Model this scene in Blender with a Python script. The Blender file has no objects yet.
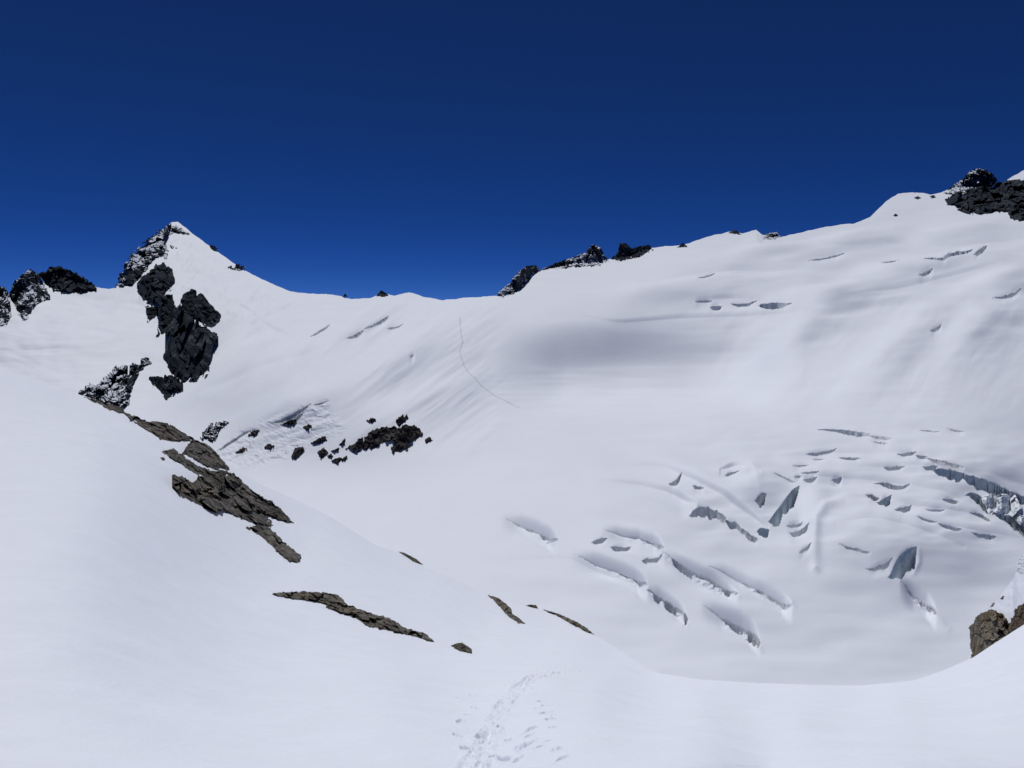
import bpy, math, random
import numpy as np
from mathutils import Vector

# ------------------------------------------------------------------ basics
F, CX, CY = 740.0, 512.0, 322.0          # focal length and centre of a 1024 x 768 view
scene = bpy.context.scene
col = scene.collection
rng = np.random.default_rng(7)

def tag(o, label=None, cat=None, group=None, kind=None):
    if label: o['label'] = label
    if cat: o['category'] = cat
    if group: o['group'] = group
    if kind: o['kind'] = kind
    return o

def smooth01(x):
    x = np.clip(x, 0, 1)
    return x * x * (3 - 2 * x)

_P = np.random.default_rng(3).permutation(4096).astype(np.int64)
def _h(i, j, s):
    return _P[(_P[(_P[(i + s * 57) & 4095] + j) & 4095] + s) & 4095]

def perlin(x, y, s=0):
    x = np.asarray(x, float); y = np.asarray(y, float)
    xi = np.floor(x).astype(np.int64); yi = np.floor(y).astype(np.int64)
    fx = x - xi; fy = y - yi
    u = fx**3 * (fx * (fx * 6 - 15) + 10); v = fy**3 * (fy * (fy * 6 - 15) + 10)
    def g(i, j, dx, dy):
        a = _h(i, j, s) * (2 * math.pi / 4096)
        return np.cos(a) * dx + np.sin(a) * dy
    n0 = g(xi, yi, fx, fy) * (1 - u) + g(xi + 1, yi, fx - 1, fy) * u
    n1 = g(xi, yi + 1, fx, fy - 1) * (1 - u) + g(xi + 1, yi + 1, fx - 1, fy - 1) * u
    return (n0 * (1 - v) + n1 * v) * 1.5

def fbm(x, y, oct=4, s=0, gain=.5, lac=2.03):
    t = 0; a = 1.0
    for k in range(oct):
        t = t + a * perlin(x, y, s + k); x = x * lac; y = y * lac; a *= gain
    return t

def facet(x, y, s=0, tilt=1.0, off=.5):
    """broken planes: every cell is a tilted plate"""
    xi = np.floor(x).astype(np.int64); yi = np.floor(y).astype(np.int64)
    best = np.full(x.shape, 1e9); out = np.zeros(x.shape)
    for di in (-1, 0, 1):
        for dj in (-1, 0, 1):
            ci, cj = xi + di, yi + dj
            cx = ci + _h(ci, cj, s) / 4096.; cy = cj + _h(ci, cj, s + 11) / 4096.
            d = (x - cx)**2 + (y - cy)**2
            val = ((_h(ci, cj, s + 23) / 2048. - 1) * (x - cx) + (_h(ci, cj, s + 31) / 2048. - 1) * (y - cy)) * tilt \
                + (_h(ci, cj, s + 41) / 2048. - 1) * off
            m = d < best
            best = np.where(m, d, best); out = np.where(m, val, out)
    return out

class TPS:
    """smooth surface through scattered values"""
    def __init__(self, pts, lam=0.0, sc=100.):
        p = np.array(pts, float); self.sc = sc
        self.p = p[:, :2] / sc; n = len(p)
        K = self._k(self.p[:, None, :], self.p[None, :, :]) + lam * np.eye(n)
        Q = np.hstack([np.ones((n, 1)), self.p])
        A = np.zeros((n + 3, n + 3)); A[:n, :n] = K; A[:n, n:] = Q; A[n:, :n] = Q.T
        self.w = np.linalg.solve(A, np.concatenate([p[:, 2], np.zeros(3)]))
    def _k(self, a, b):
        r2 = ((a - b)**2).sum(-1)
        return .5 * r2 * np.log(r2 + 1e-12)
    def __call__(self, x, y):
        x = np.asarray(x, float) / self.sc; y = np.asarray(y, float) / self.sc
        sh = np.broadcast(x, y).shape
        x = np.broadcast_to(x, sh).ravel(); y = np.broadcast_to(y, sh).ravel()
        n = len(self.p); out = self.w[n] + self.w[n + 1] * x + self.w[n + 2] * y
        for k in range(n):
            r2 = (x - self.p[k, 0])**2 + (y - self.p[k, 1])**2
            out += self.w[k] * .5 * r2 * np.log(r2 + 1e-12)
        return out.reshape(sh)

def world(px, py, Y):
    return np.stack([(px - CX) / F * Y, Y, (CY - py) / F * Y], -1)

def poly_sd(poly, x, y):
    """signed distance, positive inside"""
    P = np.array(poly, float); d = np.full(x.shape, 1e9); inside = np.zeros(x.shape, bool)
    for a, b in zip(P, np.roll(P, -1, 0)):
        e = b - a; t = np.clip(((x - a[0]) * e[0] + (y - a[1]) * e[1]) / (e @ e + 1e-9), 0, 1)
        d = np.minimum(d, (x - a[0] - t * e[0])**2 + (y - a[1] - t * e[1])**2)
        c = (a[1] > y) != (b[1] > y)
        with np.errstate(divide='ignore', invalid='ignore'):
            xx = a[0] + (y - a[1]) / (b[1] - a[1] + 1e-12) * e[0]
        inside ^= c & (x < xx)
    d = np.sqrt(d)
    return np.where(inside, d, -d)

def line_dist(poly, x, y):
    P = np.array(poly, float)[:, :2]; d = np.full(x.shape, 1e9); tt = np.zeros(x.shape); n = len(P) - 1
    for k in range(n):
        a, b = P[k], P[k + 1]; e = b - a
        t = np.clip(((x - a[0]) * e[0] + (y - a[1]) * e[1]) / (e @ e + 1e-9), 0, 1)
        q = (x - a[0] - t * e[0])**2 + (y - a[1] - t * e[1])**2
        m = q < d; d = np.where(m, q, d); tt = np.where(m, (k + t) / n, tt)
    return np.sqrt(d), tt

# ------------------------------------------------------------------ materials
def new_mat(name):
    m = bpy.data.materials.new(name); m.use_nodes = True
    nt = m.node_tree; nt.nodes.clear()
    out = nt.nodes.new('ShaderNodeOutputMaterial'); b = nt.nodes.new('ShaderNodeBsdfPrincipled')
    nt.links.new(b.outputs[0], out.inputs[0])
    return m, nt, b
def nd(nt, t, **kw):
    n = nt.nodes.new(t)
    for k, v in kw.items(): setattr(n, k, v)
    return n
def noise_node(nt, co, scale, detail=5, rough=.55):
    n = nd(nt, 'ShaderNodeTexNoise'); n.inputs['Scale'].default_value = scale
    n.inputs['Detail'].default_value = detail; n.inputs['Roughness'].default_value = rough
    nt.links.new(co, n.inputs['Vector']); return n
def ramp(nt, fac, stops):
    r = nd(nt, 'ShaderNodeValToRGB'); e = r.color_ramp.elements
    while len(e) < len(stops): e.new(.5)
    for i, (p, c) in enumerate(stops):
        e[i].position = p; e[i].color = (*c, 1)
    nt.links.new(fac, r.inputs[0]); return r

def snow_mat(name, base, scales, dist, var=.02):
    m, nt, b = new_mat(name)
    geo = nd(nt, 'ShaderNodeNewGeometry')
    n1 = noise_node(nt, geo.outputs['Position'], scales[0], 6, .6)
    n2 = noise_node(nt, geo.outputs['Position'], scales[1], 4, .6)
    c = ramp(nt, n1.outputs['Fac'], [(.3, [v * (1 - var) for v in base]), (.7, [min(v * (1 + var), .95) for v in base])])
    nt.links.new(c.outputs[0], b.inputs['Base Color'])
    b.inputs['Roughness'].default_value = .62
    b.inputs['Specular IOR Level'].default_value = .25
    bp = nd(nt, 'ShaderNodeBump'); bp.inputs['Strength'].default_value = 1; bp.inputs['Distance'].default_value = dist[0]
    nt.links.new(n1.outputs['Fac'], bp.inputs['Height'])
    bq = nd(nt, 'ShaderNodeBump'); bq.inputs['Strength'].default_value = 1; bq.inputs['Distance'].default_value = dist[1]
    nt.links.new(n2.outputs['Fac'], bq.inputs['Height']); nt.links.new(bp.outputs[0], bq.inputs['Normal'])
    nt.links.new(bq.outputs[0], b.inputs['Normal'])
    return m
SNOW = (.745, .785, .87)
M_TROD = snow_mat('trodden_snow', (.60, .635, .72), (.02, .15), (.3, .1))
M_NEAR = snow_mat('near_snow', SNOW, (.7, 14.), (.06, .011))
M_FAR = snow_mat('glacier_snow', SNOW, (.012, .12), (.5, .10), .02)
M_BANK = snow_mat('bank_snow', SNOW, (.3, 4.), (.1, .02))

def ice_mat(name, c0, c1, sc, dist):
    m, nt, b = new_mat(name)
    geo = nd(nt, 'ShaderNodeNewGeometry')
    n1 = noise_node(nt, geo.outputs['Position'], sc, 6, .65)
    n2 = noise_node(nt, geo.outputs['Position'], sc * 4, 5, .6)
    c = ramp(nt, n1.outputs['Fac'], [(.35, c0), (.68, c1)])
    nt.links.new(c.outputs[0], b.inputs['Base Color'])
    b.inputs['Roughness'].default_value = .5; b.inputs['Specular IOR Level'].default_value = .3
    bp = nd(nt, 'ShaderNodeBump'); bp.inputs['Strength'].default_value = 1; bp.inputs['Distance'].default_value = dist
    nt.links.new(n2.outputs['Fac'], bp.inputs['Height']); nt.links.new(bp.outputs[0], b.inputs['Normal'])
    return m
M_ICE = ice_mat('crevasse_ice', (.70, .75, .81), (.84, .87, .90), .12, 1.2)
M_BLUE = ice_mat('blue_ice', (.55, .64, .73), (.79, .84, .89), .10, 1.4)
M_SERAC = ice_mat('serac_ice', (.66, .72, .78), (.82, .85, .89), .04, .4)

def rock_mat(name, dark, mid, light, sc, bump, snow=0.0, warm=None, snow_z=.6):
    m, nt, b = new_mat(name)
    geo = nd(nt, 'ShaderNodeNewGeometry'); P = geo.outputs['Position']
    n1 = noise_node(nt, P, sc, 8, .65); n2 = noise_node(nt, P, sc * 6, 6, .7); n3 = noise_node(nt, P, sc * .35, 4, .5)
    c = ramp(nt, n1.outputs['Fac'], [(.30, dark), (.52, mid), (.74, light)])
    cur = c.outputs[0]
    if warm:
        r = ramp(nt, n3.outputs['Fac'], [(.45, (0, 0, 0)), (.62, (1, 1, 1))])
        mx = nd(nt, 'ShaderNodeMix', data_type='RGBA', blend_type='MULTIPLY')
        nt.links.new(r.outputs[0], mx.inputs[0]); nt.links.new(cur, mx.inputs[6]); mx.inputs[7].default_value = (*warm, 1)
        cur = mx.outputs[2]
    mx2 = nd(nt, 'ShaderNodeMix', data_type='RGBA', blend_type='MULTIPLY'); mx2.inputs[0].default_value = .75
    r2 = ramp(nt, n2.outputs['Fac'], [(.32, (.45, .45, .45)), (.6, (1.1, 1.1, 1.1))])
    nt.links.new(cur, mx2.inputs[6]); nt.links.new(r2.outputs[0], mx2.inputs[7]); cur = mx2.outputs[2]
    if snow > 0:                                             # snow that settled on the ledges, in drifts
        sx = nd(nt, 'ShaderNodeSeparateXYZ'); nt.links.new(geo.outputs['Normal'], sx.inputs[0])
        a = nd(nt, 'ShaderNodeMath', operation='MULTIPLY_ADD'); a.inputs[1].default_value = snow
        n4 = noise_node(nt, P, sc * .5, 3, .5); g = nd(nt, 'ShaderNodeMath', operation='MULTIPLY_ADD'); g.inputs[1].default_value = 2.8; g.inputs[2].default_value = -1.4
        nt.links.new(n4.outputs['Fac'], g.inputs[0]); nt.links.new(g.outputs[0], a.inputs[2])
        nt.links.new(n1.outputs['Fac'], a.inputs[0])
        s = nd(nt, 'ShaderNodeMath', operation='ADD'); nt.links.new(sx.outputs[2], s.inputs[0]); nt.links.new(a.outputs[0], s.inputs[1])
        r3 = ramp(nt, s.outputs[0], [(snow_z + snow * .5, (0, 0, 0)), (min(.999, snow_z + snow * .5 + .06), (1, 1, 1))])
        mx3 = nd(nt, 'ShaderNodeMix', data_type='RGBA')
        nt.links.new(r3.outputs[0], mx3.inputs[0]); nt.links.new(cur, mx3.inputs[6]); mx3.inputs[7].default_value = (*SNOW, 1)
        cur = mx3.outputs[2]
    nt.links.new(cur, b.inputs['Base Color'])
    b.inputs['Roughness'].default_value = .9; b.inputs['Specular IOR Level'].default_value = .06
    bp = nd(nt, 'ShaderNodeBump'); bp.inputs['Strength'].default_value = .9; bp.inputs['Distance'].default_value = bump
    nt.links.new(n2.outputs['Fac'], bp.inputs['Height']); nt.links.new(bp.outputs[0], b.inputs['Normal'])
    return m
M_RNEAR = rock_mat('grey_brown_rock', (.04, .039, .037), (.165, .157, .146), (.40, .38, .35), .7, .5, warm=(1.0, .92, .82))
M_RSMALL = rock_mat('brown_rock', (.05, .046, .04), (.17, .158, .138), (.36, .335, .29), 1.6, .14, warm=(1.0, .9, .78))
M_RGOLD = rock_mat('ochre_rock', (.055, .05, .042), (.215, .192, .155), (.40, .365, .30), .55, .25, warm=(1.0, .85, .62))
M_RRED = rock_mat('rust_rock', (.045, .035, .028), (.13, .097, .075), (.25, .20, .16), .55, .25)
M_RFAR = rock_mat('dark_alpine_rock', (.010, .014, .022), (.026, .033, .048), (.12, .13, .15), .045, 3., snow=.4, snow_z=.87)
M_RFARS = rock_mat('snowy_alpine_rock', (.010, .014, .022), (.028, .035, .050), (.12, .13, .15), .045, 3., snow=.45, snow_z=.69)
M_RMID = rock_mat('dark_glacier_rock', (.025, .023, .024), (.06, .055, .055), (.13, .12, .115), .06, 1., snow=.6, snow_z=.78)

# ------------------------------------------------------------------ mesh from a grid
def grid_normals(V, use):
    """vertex normals of a grid (R,C,3), leaving out the faces where use is False"""
    a = V[1:, 1:] - V[:-1, :-1]; b = V[1:, :-1] - V[:-1, 1:]
    n = np.cross(a, b); n[~use] = 0
    N = np.zeros_like(V)
    N[:-1, :-1] += n; N[1:, :-1] += n; N[:-1, 1:] += n; N[1:, 1:] += n
    L = np.linalg.norm(N, axis=-1, keepdims=True)
    N = N / np.maximum(L, 1e-12)
    N[N[..., 2] < 0] *= -1
    return N

def raw_mesh(name, verts, quads, mat, smooth=True, normals=None):
    me = bpy.data.meshes.new(name)
    nv, nf = len(verts), len(quads)
    me.vertices.add(nv); me.vertices.foreach_set('co', np.ascontiguousarray(verts, np.float32).ravel())
    me.loops.add(nf * 4); me.loops.foreach_set('vertex_index', np.ascontiguousarray(quads, np.int32).ravel())
    me.polygons.add(nf); me.polygons.foreach_set('loop_start', np.arange(0, nf * 4, 4, dtype=np.int32))
    try: me.polygons.foreach_set('loop_total', np.full(nf, 4, np.int32))
    except Exception: pass
    me.polygons.foreach_set('use_smooth', np.full(nf, smooth, bool))
    me.update(calc_edges=True)
    if normals is not None:
        at = me.attributes.new('custom_normal', 'FLOAT_VECTOR', 'POINT')
        at.data.foreach_set('vector', np.ascontiguousarray(normals, np.float32).ravel())
    me.materials.append(mat)
    o = bpy.data.objects.new(name, me); col.objects.link(o)
    return o

def centre_origin(o, verts):
    pass

def grid_part(name, V, fmask, mat, normals=None, smooth=True, flip=False):
    """one object from the faces of a grid where fmask is True"""
    R, C = V.shape[:2]
    i, j = np.nonzero(fmask)
    if len(i) == 0: return None
    q = np.stack([i * C + j, i * C + j + 1, (i + 1) * C + j + 1, (i + 1) * C + j], -1)
    if flip: q = q[:, ::-1]
    u, inv = np.unique(q.ravel(), return_inverse=True)
    v = V.reshape(-1, 3)[u]
    c = v.mean(0)
    n = None if normals is None else normals.reshape(-1, 3)[u]
    o = raw_mesh(name, v - c, inv.reshape(-1, 4), mat, smooth, n)
    o.location = c
    return o

# ------------------------------------------------------------------ outlines of the land
SKY = np.array([(-420,300),(-200,310),(-60,296),(0,297),(30,287),(60,277),(83,283),(97,287),(108,289),(116,288),(121,275),(128,263),(140,249),(155,236),
 (165,228),(171,222.5),(178,222),(186,228),(200,239),(215,250),(235,264),(250,273),(270,283),(290,291.5),(300,293),(323,294),(339,295.5),(351,299),(370,298),
 (380,293.6),(386,294),(394,296),(409,292),(425,297),(444,300),(464,298),(487,296.5),(503,295),(519,290),(534,273),(550,268),(573,263.5),(593,262.5),(612,259),
 (632,254),(652,247.5),(663,246.5),(683,245.4),(706,237),(731,231.5),(742,233.5),(756,230),(763,235),(781,237),(802,232),(831,226),(855,223),(870,217.5),
 (884,203),(898,193.5),(912,192),(930,194.4),(941,192.8),(952,188),(970,186),(990,188),(1000,184.5),(1012,177),(1024,170),(1060,158),(1150,140),(1300,150),(1440,160)], float)
EDGE = np.array([(-420,225),(-200,300),(0,367),(40,380),(76,393.5),(100,401),(124,412),(147,422),(173,428),(192,438.5),(207,447),(229,468),(247,477),(266,487),(298,501),(330,516.5),(375,545),
 (400,553),(424,566.5),(480,590.5),(525,606),(560,617),(593,634),(620,650),(645,667),(660,673),(700,679.5),(760,683),(820,685),(860,685.5),(900,682),(915,680),
 (944,670),(973,657.5),(995,643),(1024,624.5),(1100,575),(1250,470),(1440,330)], float)
def lerp(tab, x): return np.interp(x, tab[:, 0], tab[:, 1])

# ------------------------------------------------------------------ crevasses of the glacier: lip points (x, y, wall), label
CREV = []
def crev(label, pts, r=3., hr=1.0, k=3.2, blue=False, wob=.5, step=False): CREV.append(dict(label=label, pts=pts, r=r, hr=hr, k=k, blue=blue, wob=wob, step=step))
# upper rows of the icefall
crev('long thin crevasse at the top of the icefall, furthest up of its cracks', [(816,429.5,0),(826,428.6,1.5),(838,428.4,3),(852,430,5),(866,432.6,3),(872,434,0)])
crev('short dark slit just right of the topmost long crevasse', [(868,435.2,0),(876,435.6,2.4),(886,436.6,2.4),(894,438,0)])
crev('tiny slit under the topmost long crevasse of the icefall', [(872,441,0),(880,441,1.8),(890,442.5,0)])
crev('bowed crevasse with a deeper left end, left in the upper icefall', [(806,454,0),(812,452.5,3),(824,450.4,3),(834,448.8,2),(838,448,0)])
crev('small flat slit in the second row of the icefall', [(838,457.5,0),(846,456.6,2.6),(856,456.8,2.4),(863,458.5,0)])
crev('short boxy crevasse in the middle of the upper icefall', [(883,467.5,0),(888,466.5,3.2),(898,465.8,3.4),(906,466,0)])
crev('small arched slit above the big blue crevasse band', [(896,454,0),(904,452.5,3),(913,451,3),(918,452,0)])
crev('small hole beside the arched slit in the upper icefall', [(915,455,0),(919,454.6,3.2),(925,455,2.6),(929,456.5,0)])
crev('long curved crevasse just above the big blue crevasse band', [(925,457.5,0),(934,459,2.6),(946,461,3.6),(958,464.8,3),(965,468,0)])
crev('short deep hole at the left end of the big blue band', [(922,467,0),(927,465.4,3.8),(934,464.4,4.2),(939,465.5,0)])
crev('widest crevasse on the right, long blue ice wall below a smooth snow lip', [(931,468.5,0),(937,468.4,5),(948,468.6,10),(957,471,11),(963,473.6,5),(970,475,9),(982,479,12),(997,485,11),(1009,491,8),(1024,496.5,7),(1050,507,6),(1090,520,0)], r=2, hr=.4, k=1.8, blue=True, wob=.9)
crev('lower ice wall under the widest blue crevasse, left of the ice blocks', [(965,496,0),(970,492.6,4),(978,494,10),(986,503,8),(992,511,3),(996,515,0)], r=1, hr=.2, k=1.6, blue=True, wob=.9)
crev('dark blue ice wall beneath the ice blocks at the right', [(993,512,0),(999,513,5),(1009,515.6,8),(1018,521,10),(1024,526,9),(1046,540,5),(1060,548,0)], r=1, hr=.2, k=1.5, blue=True, wob=.9)
crev('hooked crevasse in the middle of the icefall', [(873,484,0),(880,482.2,1.6),(888,482.6,5),(896,485.2,4.4),(904,485.4,3),(909,483.5,1.5),(911,482,0)])
crev('notched hole at the head of the rounded snow dome', [(865,495,0),(869,493.4,2.8),(874,496,4.6),(878,498,2),(880,499,0)], wob=.8)
crev('tall narrow crevasse wall right of the notched hole', [(876,503,0),(881,500,4),(886,496,9),(890,494.4,9),(892,494.2,0)], wob=.8, blue=True)
crev('blocky hole right of the rounded snow dome', [(894,510,0),(900,507.4,4),(906,506,6),(910,505.6,5),(912,505.4,0)], wob=.8)
crev('round pit between the icefall cracks and the blue band', [(942,500,0),(946,498,3),(952,498.4,4.6),(957,501,3.4),(959,503,0)])
crev('faint straight slit below the round pit', [(925,509,0),(932,508.8,2),(940,508.8,2),(946,509.5,0)])
crev('thin slanting crack along the right flank of the snow dome', [(916,515,0),(922,517.4,1.6),(932,520,2),(938,522,0)])
crev('long low crevasse at the foot of the dome flank', [(937,523,0),(943,524,2.8),(952,526,3.6),(959,528,2.4),(963,529,0)])
crev('shaded slot just below the lower blue ice wall', [(969,513,0),(976,512,2.4),(984,515,3.4),(989,520,2),(991,522,0)])
crev('lowest boxy crevasse of the right icefall', [(971,533,0),(976,532.4,3.4),(986,533.4,4.2),(993,535.4,3),(997,537,0)])
crev('small square pit left of the rounded dome', [(803,480,0),(807,477,4),(813,475.6,5.6),(818,476,0)], wob=.8)
crev('small square pit directly above the rounded dome', [(831,481,0),(835,478,4.4),(840,476.4,6),(843,477.4,0)], wob=.8)
crev('thin slit above the two square pits', [(800,473,0),(806,471,1.8),(814,470.4,1.8),(820,471,0)])
crev('short slit left of the two square pits', [(794,477,0),(798,474.6,2),(803,475,0)])
crev('hairline slit high left in the icefall', [(792,465.4,0),(802,464.2,1.4),(810,464.6,0)])
crev('hairline slit below the bowed crevasse of the icefall', [(812,459,0),(818,457.6,1.5),(826,458.4,0)])
crev('faint slit at the very top right of the glacier tongue', [(918,430,0),(930,429.6,1),(942,431.6,0)])
crev('faint longer slit at the far right top of the icefall', [(946,428,0),(956,429.4,1.4),(966,431.4,0)])
# left of the icefall
crev('tall blue gash climbing to the right beside the bright snow rib', [(768,523,0),(772,518,7),(778,509,15),(786,498,17),(794,488.6,14),(798,486,9),(800,485.6,0)], r=1, hr=.3, k=1.3, blue=True, wob=.9)
crev('jagged dark hole in the snow hump left of the tall blue gash', [(754,502,0),(757,498,5),(761,493.4,11),(764,492,9),(767,494,0)], r=1.5, hr=.4, k=1.5, wob=1.2)
crev('short dark wall at the lower end of the tall blue gash', [(756.5,533,0),(759,529,6),(763,528,10),(768,529,9),(770,531,0)], r=1, hr=.3, k=1.5, blue=True)
crev('upper stacked ledge right of the tall blue gash', [(786,526,0),(792,524,3),(800,523,3.4),(804,520.6,0)])
crev('curved dark ledge halfway down the snow rib', [(789,533,0),(794,531.6,5),(801,528.6,6),(807,524.4,6),(809.6,521,0)], k=2.1)
crev('small scoop low on the snow rib', [(798,553,0),(802,550,3),(808,545,4),(812,541,0)], k=2.3)
crev('hairline crack over the hump left of the tall gash', [(772,471.6,0),(782,475,1.4),(792,479.8,2),(797,483,0)])
crev('dark notch at the shoulder of the left snow bulge', [(668,484,0),(672,482.4,3),(677,479.4,5),(681,473.4,4),(682.6,470,0)], r=1.5, k=2.3)
crev('pinhole just right of the shoulder notch on the left bulge', [(692,485.6,0),(695,484.8,3),(701,486,3),(705,488.6,0)], k=2.3)
crev('rough broken hole in the middle of the left bulge', [(689,517,0),(693,511,6),(699,505.4,9),(708,507.4,10),(716,510,9),(724,516,5),(727,520,0)], r=2, k=1.5, wob=1.3)
crev('chain of small broken pits trailing right of the rough hole', [(724,520,0),(728,521,4),(735,522,6),(741,527,4),(748,532.6,6),(755,537,4),(759,540,0)], r=2, k=1.5, wob=1.2)
crev('hairline crack at the crest of the left bulge', [(724,477,0),(728,472.6,3),(733,471,2),(740,470,0)])
# the lower arcs
crev('end of the uppermost left arc, a soft crack with a dark tip', [(500,517,0),(520,518.4,.4),(535,523.4,1.6),(547,530,3.4),(556,537.4,3),(559,540,0)], r=9, hr=8.5, k=2.6)
crev('left small pit of the pair in the upper snow arc', [(591,543,0),(596,540,4),(602,537.4,5),(608,536.6,0)], k=2.4)
crev('right larger pit of the pair in the upper snow arc', [(610,547,0),(615,543,7),(622,540.6,9),(628,540,7),(632,540,0)], k=1.6, r=4, hr=1.6)
crev('arched soft crack over the upper snow arc', [(600,530,0),(618,528,.3),(640,530,1.2),(655,536,2.4),(663,546,3.4),(665,549,0)], r=9, hr=8.5, k=2.6)
crev('dark pit where the upper and middle snow arcs meet', [(641,562,0),(646,557.6,4.6),(653,555.6,6),(660,553,4),(664,551,0)], k=1.6, wob=.9)
crev('middle snow arc, a long string of broken pits', [(662,551,0),(670,555.4,3),(682,561,6),(692,566,5),(702,570,7),(712,574.4,6),(722,580,8),(731,585,7),(737,591,4),(739,594,0)], r=7, hr=6.5, k=1.8, wob=1.4)
crev('soft roll of the lower left snow arc', [(570,553,0),(595,557,.3),(618,564,1),(636,572,2.4),(646,581,5),(648.6,588,0)], r=9, hr=8.5, k=2.4)
crev('lower left snow arc ending in a white tip', [(645,589,0),(650,588.6,5),(660,592,7),(671,599,8),(680,606,9),(686,614,9),(688.6,622,0)], r=7, hr=6, k=1.8, wob=1.4)
crev('thin long arc below the icefall with a bright lower tip', [(706,565,0),(725,569,.4),(745,576,1.2),(763,584.6,2.4),(778,594,3.4),(790,603,2.6),(793,606,0)], r=9, hr=8, k=2.6)
crev('lowest snow arc, broken wall ending in a white tip', [(700,604,0),(715,608,1.2),(730,614,4),(742,620,7),(752,627,9),(758,636,9),(761,646,0)], r=9, hr=8.5, k=1.8, wob=1.4)
# dome hole and its tail
crev('large shadowed blue bowl cut into the lower snow dome', [(888,579,0),(891,574,6),(895,564,15),(901,554,22),(908,548.4,25),(914,546,22),(916.4,546,14),(917.4,548,0)], r=2, hr=.5, k=1.12, blue=True)
crev('ragged dark seam leading left from the large blue bowl', [(866,569,0),(872,568,3),(880,564,4),(886,562,5),(892,557.6,3),(894,556,0)], k=1.6, wob=1.2)
crev('thin dirty crack left of the large blue bowl', [(838,543,0),(846,545.6,1.8),(856,547.4,2.4),(866,551,1.6),(872,553,0)], k=2, wob=1.)
crev('curved tail crack running down right from the large blue bowl', [(899,579,0),(908,584.6,1.6),(918,591.6,3.6),(928,600,4.6),(935,609,6),(937.4,617,0)], r=9, hr=8.5, k=2.2, wob=1.)
# headwall and upper right slopes
crev('largest oval hole on the slope above the shaded headwall', [(758,306,0),(763,303.6,4.6),(772,301.8,7),(780,302,6),(787,303,2),(793,302.6,0)], k=2.4)
crev('shallow middle hole on the slope above the shaded headwall', [(730,303.6,0),(738,303.4,2.6),(748,302.2,3.2),(758,300,0)])
crev('small square hole on the slope above the shaded headwall', [(709,307,0),(713,305.4,4.4),(719,305,4.6),(723,306,0)], k=2.4)
crev('leftmost faint hole above the shaded headwall', [(694,302,0),(700,299.6,2),(708,299.6,2),(713,301,0)])
crev('short dash high above the shaded headwall', [(697,277.6,0),(704,275.6,1.6),(713,273.4,1.4),(716,273,0)])
crev('long thin dash crossing the upper right slope', [(808,260.6,0),(822,257.4,1.4),(836,254.4,1.6),(846,252.6,0)])
crev('thin dash right of the long dash on the upper slope', [(880,262.4,0),(890,260.6,1.3),(902,259,0)])
crev('double step crack near the right end of the upper slope', [(922,258.6,0),(932,257.4,1.6),(944,256.6,3),(950,252,4),(960,250.4,4.6),(970,250,2),(974,249,0)], k=2)
crev('steep dark notch right of the double step crack', [(974,255,0),(977,251.6,4.6),(981,248.4,6.4),(986,245.4,3),(988,244.6,0)], k=2.4)
crev('small dark dash beneath the double step crack', [(918,275,0),(923,272.6,2.8),(929,270.4,2.6),(934,267,0)])
crev('lone dark dash in the middle of the right slope', [(930,331,0),(934,328.2,3),(939,325.4,3.4),(943,322.6,0)], k=2.6)
crev('soft crack at the right edge above the long slope', [(992,298,0),(1002,295.6,2),(1012,293,4),(1018,290,3),(1022,287,0)])
# left slope
crev('dark lower end of the split crack below the low col', [(345,339,0),(352,335.6,1.8),(358,332.2,3.4),(364,329,2),(366,328,0)], k=2.6)
crev('upper forked half of the crack below the low col', [(362,329.6,0),(370,325.4,2.2),(378,321,3),(386,317,3),(391,315,0)], k=2.6)
crev('short crack left of the split crack below the low col', [(308,338,0),(317,332,1.4),(325,327,2.2),(332,323,0)])
crev('pair of small nicks right of the split crack', [(386,329,0),(391,327,1.8),(398,325.4,1.4),(405,322.6,0)])
crev('tiny dot crack on the open slope above the dark rocks', [(409,357,0),(412,354.4,2.4),(415,353.4,0)])
crev('long straight bergschrund crack above the broken ice', [(270,424,0),(281,419.4,2.4),(295,412,3),(306,406.4,2),(312,403,0)], k=2., wob=.3)
crev('dark wall just below the bergschrund crack', [(279,425,0),(286,421,4),(294,416,5),(301,413,4),(304,412,0)], k=1.7, wob=1.1)
crev('faint upper continuation of the bergschrund crack', [(312,406,0),(320,402.4,1.2),(330,400,0)], wob=.3)
crev('stepped crack at the lower left of the broken ice', [(216,452,0),(224,446,1.8),(234,438.6,2),(246,431,1.6),(262,427,0)], wob=.7)

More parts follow.
